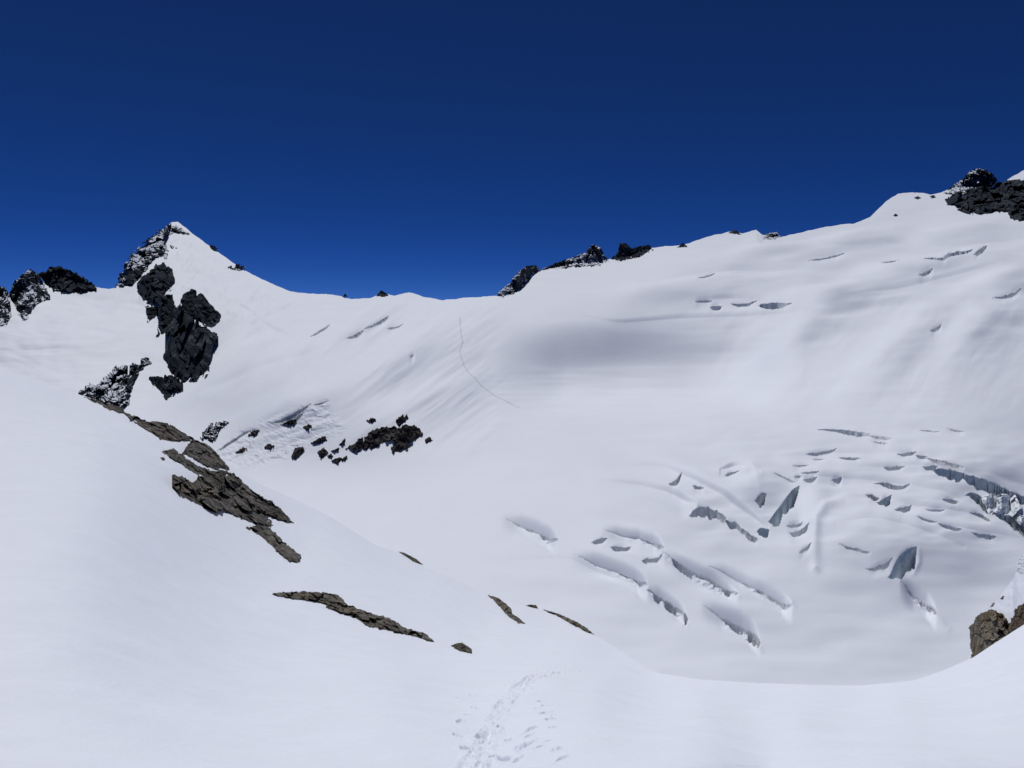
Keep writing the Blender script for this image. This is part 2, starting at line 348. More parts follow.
# soft rolls without a crack: lip points (x, y, drop), width above and k below
ROLLS = [
 ([(630,464,0),(655,462,2),(670,464,4),(681,468,5),(700,478,5),(725,492,5),(745,506,5),(760,520,4),(768,528,0)], 5, 2.2),
 ([(600,480,0),(640,481,2.5),(670,487,5),(688,496,6),(695,503,0)], 5, 2.2),
 ([(505,560,0),(560,556,1.2),(600,562,2.4),(640,578,0)], 8, 3),
 ([(720,472,0),(725,465,3),(733,462,3.4),(742,463,2.6),(754,468,1.4),(760,474,0)], 3, 3),
 ([(560,312,0),(620,322,1),(680,316,2.4),(740,314,2.6),(780,313,1.4),(800,312,0)], 4, 3),
 ([(640,282,0),(680,276,1.6),(740,268,2.4),(800,268,1.4),(840,270,0)], 5, 4),
 ([(780,240,0),(840,244,1.6),(900,240,2.4),(960,244,2),(1040,236,0)], 5, 4),
 ([(690,300,0),(730,296,2.6),(770,298,3),(800,300,1.6),(830,306,0)], 4, 3),
 ([(840,296,0),(880,288,2),(920,282,3),(960,272,2),(1000,264,0)], 5, 4),
 ([(780,456,0),(805,454,2.2),(838,449,2.4),(880,450,2),(915,451,2),(950,458,0)], 5, 3),
 ([(790,478,0),(815,474,2.4),(850,475,2.2),(880,478,2.2),(910,482,2.6),(950,492,2),(975,505,0)], 5, 3),
 ([(860,464,0),(890,463,2.2),(925,463,2.2),(965,468,2.4),(1005,484,2),(1030,495,0)], 5, 3),
 ([(850,497,0),(880,494,2.6),(910,503,2.6),(945,508,2.4),(985,514,0)], 5, 3),
 ([(900,512,0),(935,520,2.6),(965,528,2.6),(1000,533,2),(1030,540,0)], 6, 3),
 ([(930,470,0),(980,470,2.5),(1024,480,4),(1090,500,0)], 10, 3),
 ([(835,522,0),(870,514,3),(900,517,4.5),(930,528,4),(965,548,0)], 9, 3),
 ([(40,322,0),(90,326,2),(130,336,0)], 5, 3), ([(-20,352,0),(50,346,2.4),(90,350,0)], 5, 3),
 ([(195,395,0),(230,378,2.5),(265,362,3.5),(300,352,2),(330,344,0)], 6, 3),
 ([(235,300,0),(262,322,2),(290,336,0)], 6, 3),
]
# crests: polyline, height (px), width (px)
CRESTS = [
 ([(745,470),(752,466),(757,474),(760,486)], .9, 4),
 ([(868,500),(845,498),(826,506),(816,518),(815,534),(815,552),(816,568)], 2.8, 5),
 ([(812,566),(817,571)], 1.2, 3),
 ([(919,549),(919,562),(914,574)], 1.2, 2.5),
 ([(935,616),(948,628)], 1.3, 3.5),
 ([(788,600),(795,606)], 1.1, 2.5),
 ([(680,622),(686,626)], 1.1, 3),
 ([(757,646),(761,650)], 1.1, 3),
 ([(728,594),(738,598)], 1.0, 3),
 ([(290,400),(330,370),(360,346),(385,326)], .5, 6),
 ([(200,398),(240,380),(285,358)], .8, 5),
]

# ------------------------------------------------------------------ slopes of the far land (degrees, rising away from the viewer)
ALPHA = [(-400,760,6),(0,760,6),(400,760,6),(850,760,6),(1400,760,6),
 (500,560,7),(700,660,5),(850,640,11),(940,560,21),(985,600,22),(1000,520,24),(900,545,14),(940,640,14),(600,500,8),(850,500,9),(1020,580,18),(750,480,10),(900,440,12),(1000,440,27),(1400,440,15),(860,600,12),(800,560,9),(700,600,9),(760,660,9),
 (420,470,7),(450,440,10),(550,430,6),(650,405,4.5),(560,395,5),(750,400,6),(850,405,9),(500,400,7),
 (470,350,13),(505,352,18),(535,352,24),(570,352,25),(610,353,26),(650,353,26),(690,352,25),(720,350,22),(750,345,18),(560,384,5),(620,385,5),(690,384,5),(545,328,21),(610,326,23),(690,324,22),(820,360,17),(785,345,18),(620,304,13),
 (480,310,14),(560,300,14),(640,290,14.5),(740,270,15),(700,250,15),(850,300,13.5),(850,250,14.5),(900,205,17),(940,300,14.5),(1000,360,15),(1000,240,16),(1000,400,19),(1400,300,26),(1400,200,28),
 (400,400,11),(350,350,9),(300,320,10),(440,310,8),(420,360,9),(300,400,14),(300,440,27),(380,440,28),(250,440,24),(330,478,9),(250,490,10),(200,420,22),(230,360,15),(180,250,27),(210,265,23),
 (240,290,21),(150,330,25),(100,340,14),(50,360,12),(50,300,15),(120,290,26),(-100,300,25),(-400,300,25),(100,460,18),(0,450,18),(-300,450,18)]
alpha_f = TPS(ALPHA, .02)
BOTTOM = 770.0
cpx = np.concatenate([np.arange(-420, -20, 5.), np.arange(-20, 1044, .85), np.arange(1044, 1441, 5.)])
NR = 880
def bottom_of(px): return np.minimum(BOTTOM, lerp(EDGE, px) + 40)
sky_c = lerp(SKY, cpx); sky_c = sky_c + np.where(np.abs(cpx - 560) < 700, 0.6 * fbm(cpx / 9., cpx * 0 + 3.3, 3, 5), 0)
bot_c = bottom_of(cpx)
# depth that rises with those slopes and varies gently from side to side (least squares over the grid)
DU, DV = 6.0, 3.0
ROWS = np.arange(BOTTOM, 119, -DV)
cx_ = np.arange(-426, 1452, DU)
A = alpha_f(cx_[None, :], ROWS[:, None])
los = (CY - ROWS[:, None]) / F
A = np.clip(A, 3.5, 60)
rise = np.maximum(np.tan(np.radians(A)) - los, np.where(los > 0, .16, .08))
Q = 1 / (F * rise); Q = .5 * (Q[1:] + Q[:-1])
LN0 = math.log(380.); MU = 1.2
def lap(L):
    o = np.zeros_like(L)
    g = np.diff(L, axis=0) / DV; o[1:] += g / DV; o[:-1] -= g / DV
    h = MU * np.diff(L, axis=1) / DU; o[:, 1:] += h / DU; o[:, :-1] -= h / DU
    o[0] += L[0] * .2
    return o
rhs = np.zeros(A.shape); rhs[1:] += Q / DV; rhs[:-1] -= Q / DV; rhs[0] += LN0 * .2
LN = LN0 + np.concatenate([np.zeros((1, A.shape[1])), np.cumsum(Q * DV, 0)], 0)
LN = LN * 0 + LN.mean(1, keepdims=True)
r_ = rhs - lap(LN); p_ = r_.copy(); rs = (r_ * r_).sum()
for _ in range(900):
    q_ = lap(p_); al = rs / (p_ * q_).sum(); LN = LN + al * p_; r_ = r_ - al * q_; rn = (r_ * r_).sum()
    if rn < 1e-12: break
    p_ = r_ + rn / rs * p_; rs = rn
# make the depth grow with every row
LN = np.concatenate([LN[:1], LN[:1] + np.cumsum(np.maximum(np.diff(LN, axis=0), .0006 * DV), 0)], 0)
def _cub(t):                                                   # smooth (cubic B-spline) weights
    return np.stack([(1 - t)**3, 3 * t**3 - 6 * t**2 + 4, -3 * t**3 + 3 * t**2 + 3 * t + 1, t**3]) / 6
def lnY_far(px, py):
    """depth of the far land behind any picture point (bilinear), continued upwards past the skyline"""
    px, py = np.broadcast_arrays(np.asarray(px, float), np.asarray(py, float))
    s = lerp(SKY, px)
    pq = np.maximum(py, np.maximum(s, 125.))
    u = np.clip((px - cx_[0]) / DU, 1.001, len(cx_) - 3.001); v = np.clip((BOTTOM - pq) / DV, 1.001, len(ROWS) - 3.001)
    i = u.astype(int); j = v.astype(int); wu = _cub(u - i); wv = _cub(v - j); g = 0
    for a in range(4):
        row = 0
        for b in range(4): row = row + wu[b] * LN[j + a - 1, i + b - 1]
        g = g + wv[a] * row
    return g + (pq - py) * .0009
v_ = np.linspace(0, 1, NR)[:, None]
PY = bot_c[None, :] + (sky_c - bot_c)[None, :] * v_
PX = np.broadcast_to(cpx[None, :], PY.shape).copy()
def cols_of(p):
    a = np.searchsorted(cpx, p[0, 0]); b = np.searchsorted(cpx, p[-1, 0]); return slice(max(a, 0), min(b + 1, len(cpx)))
# large swells: centre (x, y), half width and height, rise, tilt in degrees
HUMPS = [(905,545,88,34,19,8),(800,532,9,20,-4,0),(985,470,70,30,10,12),(752,496,22,20,7,0),(708,486,52,13,6,27),(628,533,40,8,4,14),(694,566,48,8,4.5,27),(622,566,40,9,3.5,20),(815,500,14,22,4,0),(800,545,12,16,3,0),
 (840,470,60,14,4,5),(760,585,50,12,3,22),(735,610,36,9,3,25),(920,500,40,12,4,10),
 (80,335,60,16,5,0),(30,352,60,12,4,-5),(255,372,60,16,5,-28),(330,345,45,12,4,-32),(390,370,60,14,4,-30),(300,405,60,12,4,-25),(240,330,40,14,4,-35),(440,395,50,12,3,-25),
 (720,285,70,10,5,-4),(830,300,70,12,6,-6),(920,270,60,12,6,-8),(800,335,50,16,5,-35),(900,350,60,20,7,-38),(980,330,50,20,7,-40),(760,255,60,8,4,-6),(860,240,50,9,4,-10),(960,235,50,9,4,-8),(660,295,50,8,3,0),(1000,285,40,12,5,-15)]
def win2(X, Y, x0, x1, y0, y1, m=40):
    return smooth01((X - x0) / m + .5) * smooth01((x1 - X) / m + .5) * smooth01((Y - y0) / m + .5) * smooth01((y1 - Y) / m + .5)
def swells(X, Y):
    o = np.zeros_like(Y)
    for cx, cy, rx, ry, h, ang in HUMPS:
        c, n = math.cos(math.radians(ang)), math.sin(math.radians(ang))
        u = ((X - cx) * c + (Y - cy) * n) / rx; v = (-(X - cx) * n + (Y - cy) * c) / ry
        o -= h * (1.7 if cy < 420 else 1.15) * np.exp(-(u * u + v * v))
    top = 321 - 5 * np.clip((X - 560) / 60, -1, 1)                # the shaded headwall above the basin
    side = smooth01((X - 495) / 70.) * smooth01((805 - X) / 75.)
    o += 16.5 * side * smooth01((Y - top) / 34.) * (1 - smooth01((Y - 362) / 62.))
    return o * smooth01((Y - lerp(SKY, X)) / 14.)
def relief(X, Y0):
    d1 = swells(X, Y0); Y = Y0 + d1
    fade = smooth01((Y - lerp(SKY, X)) / 14.)
    win = lambda *a: win2(X, Y, *a)
    def streak(dx, dy, across, along, s):
        L = math.hypot(dx, dy); dx /= L; dy /= L
        return fbm((X * dy - Y * dx) / across, (X * dx + Y * dy) / along, 3, s)
    D = np.zeros_like(Y)
    patch = np.clip(.55 + .9 * fbm(X / 55., Y / 35., 2, 3), .05, 1.4)
    D += 1.5 * streak(-1, .68, 24, 130, 1) * win(180, 500, 300, 455) * fade
    D += .35 * streak(-1, .75, 7, 60, 21) * win(230, 480, 310, 440, 30) * fade * patch
    D += 1.2 * streak(-1, 1.0, 42, 150, 9) * win(720, 1100, 290, 410) * fade
    D += .1 * streak(-.5, 1.2, 6, 60, 19) * win(690, 1100, 300, 400) * fade * patch
    D += 2.6 * fbm(X / 80., Y / 18. + X / 300., 2, 14, .5) * win(700, 1100, 215, 345, 110) * fade
    D += 1.7 * fbm(X / 55., Y / 17., 3, 17) * win(-60, 160, 285, 400) * fade
    D += 2.0 * fbm(X / 100., Y / 30., 2, 31, .4) * win(480, 1100, 440, 680)
    D += 1.7 * fbm(X / 46., Y / 17., 2, 37, .45) * win(690, 1010, 425, 545, 60)
    D += .7 * fbm(X / 110., Y / 9., 2, 41) * win(480, 950, 376, 440)
    D += .9 * fbm(X / 16. + Y / 20., Y / 11., 3, 47, .55) * win(130, 300, 225, 320, 30) * fade
    D += .03 * fbm(X / 6., Y / 2.5, 3, 51) * fade
    ri = smooth01((poly_sd([(205,460),(240,428),(285,412),(325,400),(345,430),(300,452),(250,470)], X, Y) + 6) / 14.)
    D += ri * (.7 * facet(X / 13., Y / 6. + X / 30., 61, 1., .6) + .35 * fbm(X / 4., Y / 2.5, 3, 62) + 1.2 * fbm(X / 30. + Y / 20., Y / 9. + X / 26., 2, 64))
    for pl, hgt, wd in CRESTS:
        p = np.array(pl); m = (X > p[:, 0].min() - 3 * wd) & (X < p[:, 0].max() + 3 * wd) & (Y > p[:, 1].min() - 3 * wd) & (Y < p[:, 1].max() + 3 * wd)
        d, t = line_dist(pl, X[m], Y[m])
        D[m] -= hgt * np.exp(-(d / wd)**2) * (.35 + .65 * np.sin(np.pi * np.clip(t, .08, .92)))
    for pl, r, k in ROLLS:
        p = np.array(pl, float); c = cols_of(p); x = cpx[c]
        xs = x[:, None] + np.linspace(-8, 8, 9)[None, :]
        lip = np.interp(xs, p[:, 0], p[:, 1]).mean(1); H = np.interp(xs, p[:, 0], p[:, 2]).mean(1)
        t = Y[:, c] - lip[None, :]; rr = r * (.5 + .5 * H / (p[:, 2].max() + 1e-6))[None, :]
        up = np.clip((t + rr) / rr, 0, 1)**1.7; dn = 1 - smooth01(t / (k * np.maximum(H, .3) * 2 + 6)[None, :])
        D[:, c] += H[None, :] * np.where(t < 0, up, dn)
    return d1 + D
D = relief(PX, PY)
IMG = np.maximum.accumulate((PY + D)[::-1], 0)                   # where each grid point shows, rows from the skyline down
def base_of(j, y): return np.interp(y, IMG[:, j], PY[::-1, j])
IMG_LN = None
LIPS = []
for n, cv in enumerate(CREV):                                   # each lip runs exactly along grid points
    p = np.array(cv['pts'], float); c = cols_of(p); x = cpx[c]
    H = np.interp(x, p[:, 0], p[:, 2]); sm = np.interp(x[:, None] + np.linspace(-1.5, 1.5, 7)[None, :], p[:, 0], p[:, 1]).mean(1)
    lip = sm + (.25 if cv['hr'] > 3 else 1.1 if cv['blue'] else .8) * cv['wob'] * np.minimum(1, H / 3) * fbm(x / (9. if cv['blue'] else 5.), x * 0 + n * 2.3, 3, 80)
    H = np.interp(x[:, None] + np.linspace(-1.2, 1.2, 5)[None, :], p[:, 0], p[:, 2]).mean(1)
    wlen = p[-1, 0] - p[0, 0]
    ends = smooth01((x - p[0, 0]) / min(3., .3 * wlen)) * smooth01((p[-1, 0] - x) / min(3., .3 * wlen))
    Hs = np.maximum(H * ends, 0)
    if cv['hr'] > 3: H = Hs * np.clip(.5 + 1.5 * cv['wob'] * fbm(x / 7.5, x * 0 + n * 1.7, 2, 70), .22, 1.3)
    elif cv['step']: H = Hs * (1 + .25 * fbm(x / 12., x * 0 + n, 2, 70))
    else: H = np.maximum(Hs * (1 + .4 * cv['wob'] * fbm(x / 8., x * 0 + n * 1.7, 3, 70)), 0)
    low_ = lip + H; js = range(c.start, c.stop)
    lip = np.array([base_of(j, l) for j, l in zip(js, lip)]); sm = np.array([base_of(j, l) for j, l in zip(js, sm)])
    H = np.where(H > 0, np.array([base_of(j, l) for j, l in zip(js, low_)]) - lip, 0)
    LIPS.append((c, x, lip, sm, Hs, H))
    if len(x) < 3: continue
    def snap(lip, ok2, lo, hi):
        ii = NR - 1 - np.array([np.searchsorted(PY[::-1, j], l) for j, l in zip(range(c.start, c.stop), lip)])
        jj = np.arange(c.start, c.stop); ok = (ii > 2) & (ii < NR - 4) & ok2
        PY[ii[ok], jj[ok]] = lip[ok] + lo; PY[ii[ok] + 1, jj[ok]] = lip[ok] - hi
    snap(lip, H > .05, .06, .03)
    if not cv['step']: snap(lip + H, H > 1.3, .03, .12)
LY = lnY_far(PX, np.maximum(PY, lerp(SKY, cpx)[None, :]))
YF = np.exp(LY)
PYS = PY.copy()                                                  # (rows moved by the lips keep their relief)
D = relief(PX, PY)
# depth seen at any picture point, with the relief in place
YS_ = np.arange(120., 775., 1.0); XS_ = np.arange(-60, 1100, 3.)
_j = np.clip(np.searchsorted(cpx, XS_), 0, len(cpx) - 1)
TAB = np.stack([np.interp(YS_, np.maximum.accumulate((PY + D)[::-1, j], 0), LY[::-1, j]) - np.maximum((PY + D)[-1, j] - YS_, 0) * -.0009 for j in _j], 1)
def lnY_view(px, py):
    px, py = np.broadcast_arrays(np.asarray(px, float), np.asarray(py, float))
    u = np.clip((px - XS_[0]) / 3., 0, len(XS_) - 1.001); v = np.clip(py - YS_[0], 0, len(YS_) - 1.001)
    i = u.astype(int); j = v.astype(int); fu = u - i; fv = v - j
    return (TAB[j, i] * (1 - fu) + TAB[j, i + 1] * fu) * (1 - fv) + (TAB[j + 1, i] * (1 - fu) + TAB[j + 1, i + 1] * fu) * fv
WALL = np.zeros((NR - 1, len(cpx) - 1), np.int32)
BASEPY = PY.copy()
for n, cv in enumerate(CREV):
    p = np.array(cv['pts'], float); c, x, lip, sm, Hs, H = LIPS[n]
    if len(x) < 3: continue
    wlen = p[-1, 0] - p[0, 0]
    t = PY[:, c] - lip[None, :]
    hr = cv['hr'] * smooth01((x - p[0, 0]) / (.4 * wlen)) * smooth01((p[-1, 0] - x) / min(12., .35 * wlen))
    r = cv['r']
    ts = PY[:, c] - sm[None, :]
    up = hr[None, :] * np.clip((ts + r) / r, 0, 1)**(2.3 if cv['hr'] > 3 else 1.6)
    if cv['step']:
        L = max(cv['k'] * (Hs + hr).max() * 1.5, 5.)
        Ht = (Hs + hr)[None, :] + (H - Hs)[None, :] * np.exp(-np.maximum(t, 0) / 2.5)
        D[:, c] += np.where(t < 0, up, Ht * (1 - smooth01(t / L)))
        sl = t * 0 > 1
    else:
        sl = (t > 0) & (t < H[None, :])
        dn = hr[None, :] * (1 - smooth01((ts - Hs[None, :] * .5 - 1.) / max(8., 2.6 * cv['hr'])))
        if cv['hr'] > 3:                                             # broken snow below the sagging lip
            bt = (ts > 0) * (1 - smooth01((ts - Hs[None, :] * .4) / 7.)) * (Hs / max(Hs.max(), 1))[None, :]
            dn = dn + bt * (1.5 * facet(PX[:, c] / 5., PY[:, c] / 2.6, 201, 1.2, .7) + .8)
        D[:, c] += np.where(t < 0, up, np.where(sl, (H * 1.2 + 1.2 + hr)[None, :], dn))
    s = np.sign(t + 1e-9)
    fm = (s[:-1, :-1] != s[1:, 1:]) | (s[1:, :-1] != s[:-1, 1:]) | (s[:-1, :-1] != s[1:, :-1]) | (s[:-1, :-1] != s[:-1, 1:])
    fm |= sl[:-1, :-1] | sl[1:, :-1] | sl[:-1, 1:] | sl[1:, 1:]
    fm &= (H[None, :-1] > .3)
    sub = WALL[:, c.start:c.stop - 1]; sub[fm] = n + 1
# the skin track climbing to the col, a shallow trodden line
FT = [(460,318),(461,332),(463,343),(460,352),(464,366),(470,376),(480,386),(497,397),(520,407)]
m = (PX > 440) & (PX < 540) & (PY > 300) & (PY < 420)
d, t = line_dist(FT, PX[m], PY[m]); D[m] += .25 * np.exp(-(d / .7)**2) * (1 - .6 * t)
ftd = np.full(PX.shape, 99.); ftd[m] = d

for n in range(1, len(CREV) + 1):                               # every crevasse stays one opening
    ii, jj = np.nonzero(WALL == n)
    left = set(zip(ii.tolist(), jj.tolist())); parts = []
    while left:
        st = [left.pop()]; comp = [st[0]]
        while st:
            a, b = st.pop()
            for q in ((a + 1, b), (a - 1, b), (a, b + 1), (a, b - 1)):
                if q in left: left.discard(q); st.append(q); comp.append(q)
        parts.append(comp)
    parts.sort(key=len)
    for comp in parts[:-1]:
        for a, b in comp: WALL[a, b] = 0
PYD = PY + D
VF = world(PX, PYD, YF)
# far side of the skyline
top = VF[-1]; back = []
for k in range(1, 13):
    dy = 6. * k**1.7
    b = top.copy(); b[:, 1] += dy; b[:, 0] = top[:, 0] * (top[:, 1] + dy) / top[:, 1]
    los = top[:, 2] / top[:, 1]
    b[:, 2] = top[:, 2] + los * dy - dy * np.minimum(.9, .25 + .08 * k) - 0 * dy
    back.append(b)
VF = np.concatenate([VF, np.stack(back)], 0)
nb = 12
WALLB = np.concatenate([WALL, np.zeros((nb, WALL.shape[1]), np.int32)], 0)
NF = grid_normals(VF, WALLB == 0)
fx = .5 * (cpx[1:] + cpx[:-1])[None, :] + 0 * WALLB
fy = np.concatenate([.5 * (PY[1:, 1:] + PY[:-1, :-1]), np.repeat(sky_c[None, :-1] - 1, nb, 0)], 0)
left_m = (fx < 445) & (fy < np.interp(fx, [-420, 200, 300, 380, 430, 445], [700, 560, 478, 462, 420, 296]))
right_m = ~left_m & (fy < np.interp(fx, [445, 470, 520, 600, 700, 800, 900, 1000, 1440], [296, 340, 368, 377, 378, 385, 405, 425, 440]))
FTF = np.concatenate([.5 * (ftd[1:, 1:] + ftd[:-1, :-1]), np.full((nb, WALL.shape[1]), 99.)], 0) < .62
solid = WALLB == 0
tag(grid_part('glacier', VF, solid & ~left_m & ~right_m & ~FTF, M_FAR, NF), 'wide snow covered glacier basin filling the valley', 'glacier', kind='structure')
tag(grid_part('mountain', VF, solid & left_m & ~FTF, M_FAR, NF), 'snowy mountain with a pointed peak on the left', 'mountain', kind='structure')
tag(grid_part('mountain', VF, solid & right_m & ~FTF, M_FAR, NF), 'broad snowy mountain slope rising to the right', 'mountain', kind='structure')
tag(grid_part('ski_track', VF, solid & FTF, M_TROD, NF), 'thin distant skin track climbing to the low col', 'ski track', kind='structure')
for n, cv in enumerate(CREV):
    o = grid_part('crevasse', VF, WALLB == n + 1, M_BLUE if cv['blue'] else M_ICE)
    if o: tag(o, cv['label'], 'crevasse', 'crevasses in the glacier snow')

# ------------------------------------------------------------------ near snow: slope on the left, rounded brow ahead, rise on the right
NEAR = [(0,367,95),(-400,232,90),(76,394,97),(124,412,98),(192,439,98),(229,468,96),(266,487,94),(330,517,92),(400,553,90),(480,591,84),(525,606,79),(593,634,66),(655,674,46),
 (700,680,38),(760,683,35),(860,686,33),(915,680,35),(973,657,39),(1024,624,43),(1200,510,50),(1400,360,55),
 (512,768,7.5),(512,720,10.7),(512,692,14.5),(545,674,20),(0,768,6.3),(0,600,12.5),(100,600,14),(100,500,27),(100,450,47),(-200,500,20),(-400,600,8),(-400,400,25),(200,560,30),(250,600,27),(300,640,22),(250,700,11.5),
 (300,700,12),(400,680,15),(450,700,13.6),(340,610,33),(300,600,31),(420,640,32),(470,648,33),(600,690,15.5),(600,662,40),(540,640,50),(480,640,40),(450,600,60),(380,580,58),(300,550,60),(250,525,58),(200,495,56),(170,460,66),
 (800,720,11.5),(1000,720,12),(900,700,17),(1024,680,20),(1024,768,7.6),(700,700,14.5),(1024,650,30),(770,768,7.6),(256,768,7),(-400,768,5.6),(1400,768,7.4),(1400,600,14),
 (-400,1000,2.9),(512,1000,3.12),(1400,1000,3.1),(-400,1400,1.6),(512,1400,1.56),(1400,1400,1.6),(-400,2000,.9),(512,2000,.9),(1400,2000,.9)]
def yk(p): return 300 * math.log(max(p - 330, 20) / 438.) + 768          # squeeze the rows under the picture
def ykv(p): return 300 * np.log(np.maximum(p - 330, 20) / 438.) + 768
near_f = TPS([(x, y if y < 768 else yk(y), math.log(Y)) for x, y, Y in NEAR], .12)
def lnY_near(px, py):
    px, py = np.broadcast_arrays(np.asarray(px, float), np.asarray(py, float))
    q = np.maximum(py, lerp(EDGE, px))
    return near_f(px, np.where(q < 768, q, ykv(q))) + (q - py) * .004
npx = np.concatenate([np.arange(-420, -10, 6.), np.arange(-10, 425, 1.6), np.arange(425, 625, .6), np.arange(625, 1036, 1.6), np.arange(1036, 1441, 6.)])
edge_n = lerp(EDGE, npx)
kern = np.exp(-np.linspace(-2, 2, 9)**2); kern /= kern.sum()
N1, N2 = 600, 40
w1 = np.linspace(0, 1, N1)
row_py = edge_n[None, :] + (776 - edge_n)[None, :] * (w1[:, None]**1.0)
g = 776 * (2100 / 776.)**np.linspace(0, 1, N2 + 1)[1:]
PYN = np.concatenate([row_py, np.broadcast_to(g[:, None], (N2, len(npx)))], 0)
PXN = np.broadcast_to(npx[None, :], PYN.shape).copy()
LYN = lnY_near(PXN, PYN)
LYN = np.minimum.accumulate(LYN, 0)                     # never folds back
YN = np.exp(LYN)
VN = world(PXN, PYN, YN)
X_, Y_ = VN[..., 0], VN[..., 1]
dz = .05 * fbm(X_ / 6., Y_ / 6., 3, 101) + .022 * fbm(X_ / 1.4, Y_ / .8, 3, 105) + .22 * fbm(X_ / 28., Y_ / 28., 3, 107) * smooth01((Y_ - 18) / 40.)
dz *= smooth01((PYN - edge_n[None, :]) / 10.) * .9 + .1
# ski run and boot prints
def gpt(px, py):
    Y = float(np.exp(lnY_near(px, py))); return ((px - CX) / F * Y, Y)
LANES = [[(462,775),(475,754),(484,738),(488.5,730),(494,718),(499,708),(506,697),(515,687),(530,678),(546,674)],
         [(474,775),(482,758),(488,742),(493,731),(498,719),(503,709),(511,697),(521,686),(538,677),(562,673)]]
bandpx, bt = line_dist([(472,775),(487,738),(500,711),(514,690),(540,676),(566,672.5)], PXN, PYN)
band = np.exp(-(bandpx / (4 + 11 * (1 - bt)))**2) * (PYN < 800)
scat, st = line_dist([(490,775),(512,735),(528,705),(556,680)], PXN, PYN)
scat = np.exp(-(scat / (6 + 32 * (1 - st)))**2) * (PYN < 800)
dz += band * (.034 * fbm(X_ / .09, Y_ / .16, 3, 111) + .02 * fbm(X_ / .3, Y_ / .6, 2, 113))
dz += scat * .003 * np.maximum(0, fbm(X_ / .14, Y_ / .24, 3, 117) - .15) * 2
for ln in LANES:
    pts = [gpt(*p) for p in ln]
    m = (PXN > 440) & (PXN < 600) & (PYN < 790)
    d, t = line_dist(pts, X_[m], Y_[m])
    w = .045
    q = np.clip(.6 + .9 * fbm(X_[m] / .5, Y_[m] / .9, 3, 127), 0, 1.3); d = np.abs(d + .02 * fbm(X_[m] / .3, Y_[m] / .5, 2, 129))
    dz[m] += q * (-.045 * np.exp(-(d / w)**2) + .034 * np.exp(-((d - 2.1 * w) / (.8 * w))**2))
FOOT = [(527,747,1.25),(529,737,.8),(519,748,.8),(541,700.5,1.1),(545,714,1.),(549,720,1.),(538,709,.8),(569,684.5,.9),(577,679,.7),(553,716,.6),(552,728.5,.7),(531,729.5,1.),(544,706,.7),(525,734,.8),
        (458,696,.8),(455,699,.8),(472,694,.9),(478,694,.7),(474,708,.9),(466,714,.8),(460,722,.9),(470,731,.9),(456,737,.8),(476,741,1.),(465,750,.9),(481,739,.8),(495,712,.8),(504,762,1.1),(493,758,1.),(518,762,.8),(556,751,.7),(561,760,.7),(547,744,.55),(538,750,.6),(508,742,.7),(500,727,.7)]
FOOTID = np.zeros(PXN.shape, np.int32)
rnd = random.Random(4)
for n, (fxp, fyp, sc) in enumerate(FOOT):
    gx, gy = gpt(fxp, fyp); a = rnd.uniform(-.5, .5)
    m = (np.abs(PXN - fxp) < 30) & (np.abs(PYN - fyp) < 22)
    dx, dy = X_[m] - gx, Y_[m] - gy
    sc *= .82
    u = (dx * math.cos(a) + dy * math.sin(a)) / (.07 * sc); v = (-dx * math.sin(a) + dy * math.cos(a)) / (.17 * sc)
    r = np.sqrt(u * u + v * v) * (1 + .14 * fbm(dx / .09, dy / .09, 2, 130 + n))
    dz[m] += sc * (-.07 * (1 - smooth01((r - .55) / .5)) + .02 * np.exp(-((r - 1.25) / .22)**2))
    f = FOOTID[m]; f[r < 1.1] = n + 1; FOOTID[m] = f
VN[..., 2] += dz
# brow falls away behind the edge
top = VN[0]; back = []
for k in range(1, 19):
    dd = 1.2 * k**1.75
    b = top.copy(); los = top[:, 2] / top[:, 1]
    b[:, 1] += dd; b[:, 0] = top[:, 0] * (top[:, 1] + dd) / top[:, 1]
    sl = np.minimum(dd * dd / 30., dd * 1.1 - 9.075) if dd > 16.5 else dd * dd / 30.
    b[:, 2] = top[:, 2] + los * dd - sl
    back.append(b)
VN = np.concatenate([np.stack(back[::-1]), VN], 0)
last = VN[-1].copy(); last[:, 0] = np.linspace(-30, 30, len(npx)); last[:, 1] = -12; last[:, 2] = 1.9
VN = np.concatenate([VN, last[None]], 0)
NN = grid_normals(VN, np.ones((VN.shape[0] - 1, VN.shape[1] - 1), bool))
def pad(a, fill): return np.concatenate([np.full((18, a.shape[1]), fill, a.dtype), a, np.full((1, a.shape[1]), fill, a.dtype)], 0)
fi = pad(FOOTID, 0); fi = fi[:-1, :-1]
tr = pad(bandpx / (3.2 + 7 * (1 - bt)), 99.)[:-1, :-1]; prow = pad(PYN, 0.)[:-1, :-1]
track = (tr < 1) & (prow < 774) & (fi == 0)
tag(grid_part('snow_slope', VN, (fi == 0) & ~track, M_NEAR, NN, flip=True), 'smooth near snow slope rising to the left', 'snow slope', kind='structure')
tag(grid_part('ski_track', VN, track, M_NEAR, NN, flip=True), 'churned ski track running down the near snow over the brow', 'ski track', kind='structure')
for n in range(len(FOOT)):
    o = grid_part('footprint', VN, fi == n + 1, M_NEAR, NN, flip=True)
    if o: tag(o, 'shallow boot print in the near snow beside the ski track', 'footprint', 'boot prints beside the ski track')

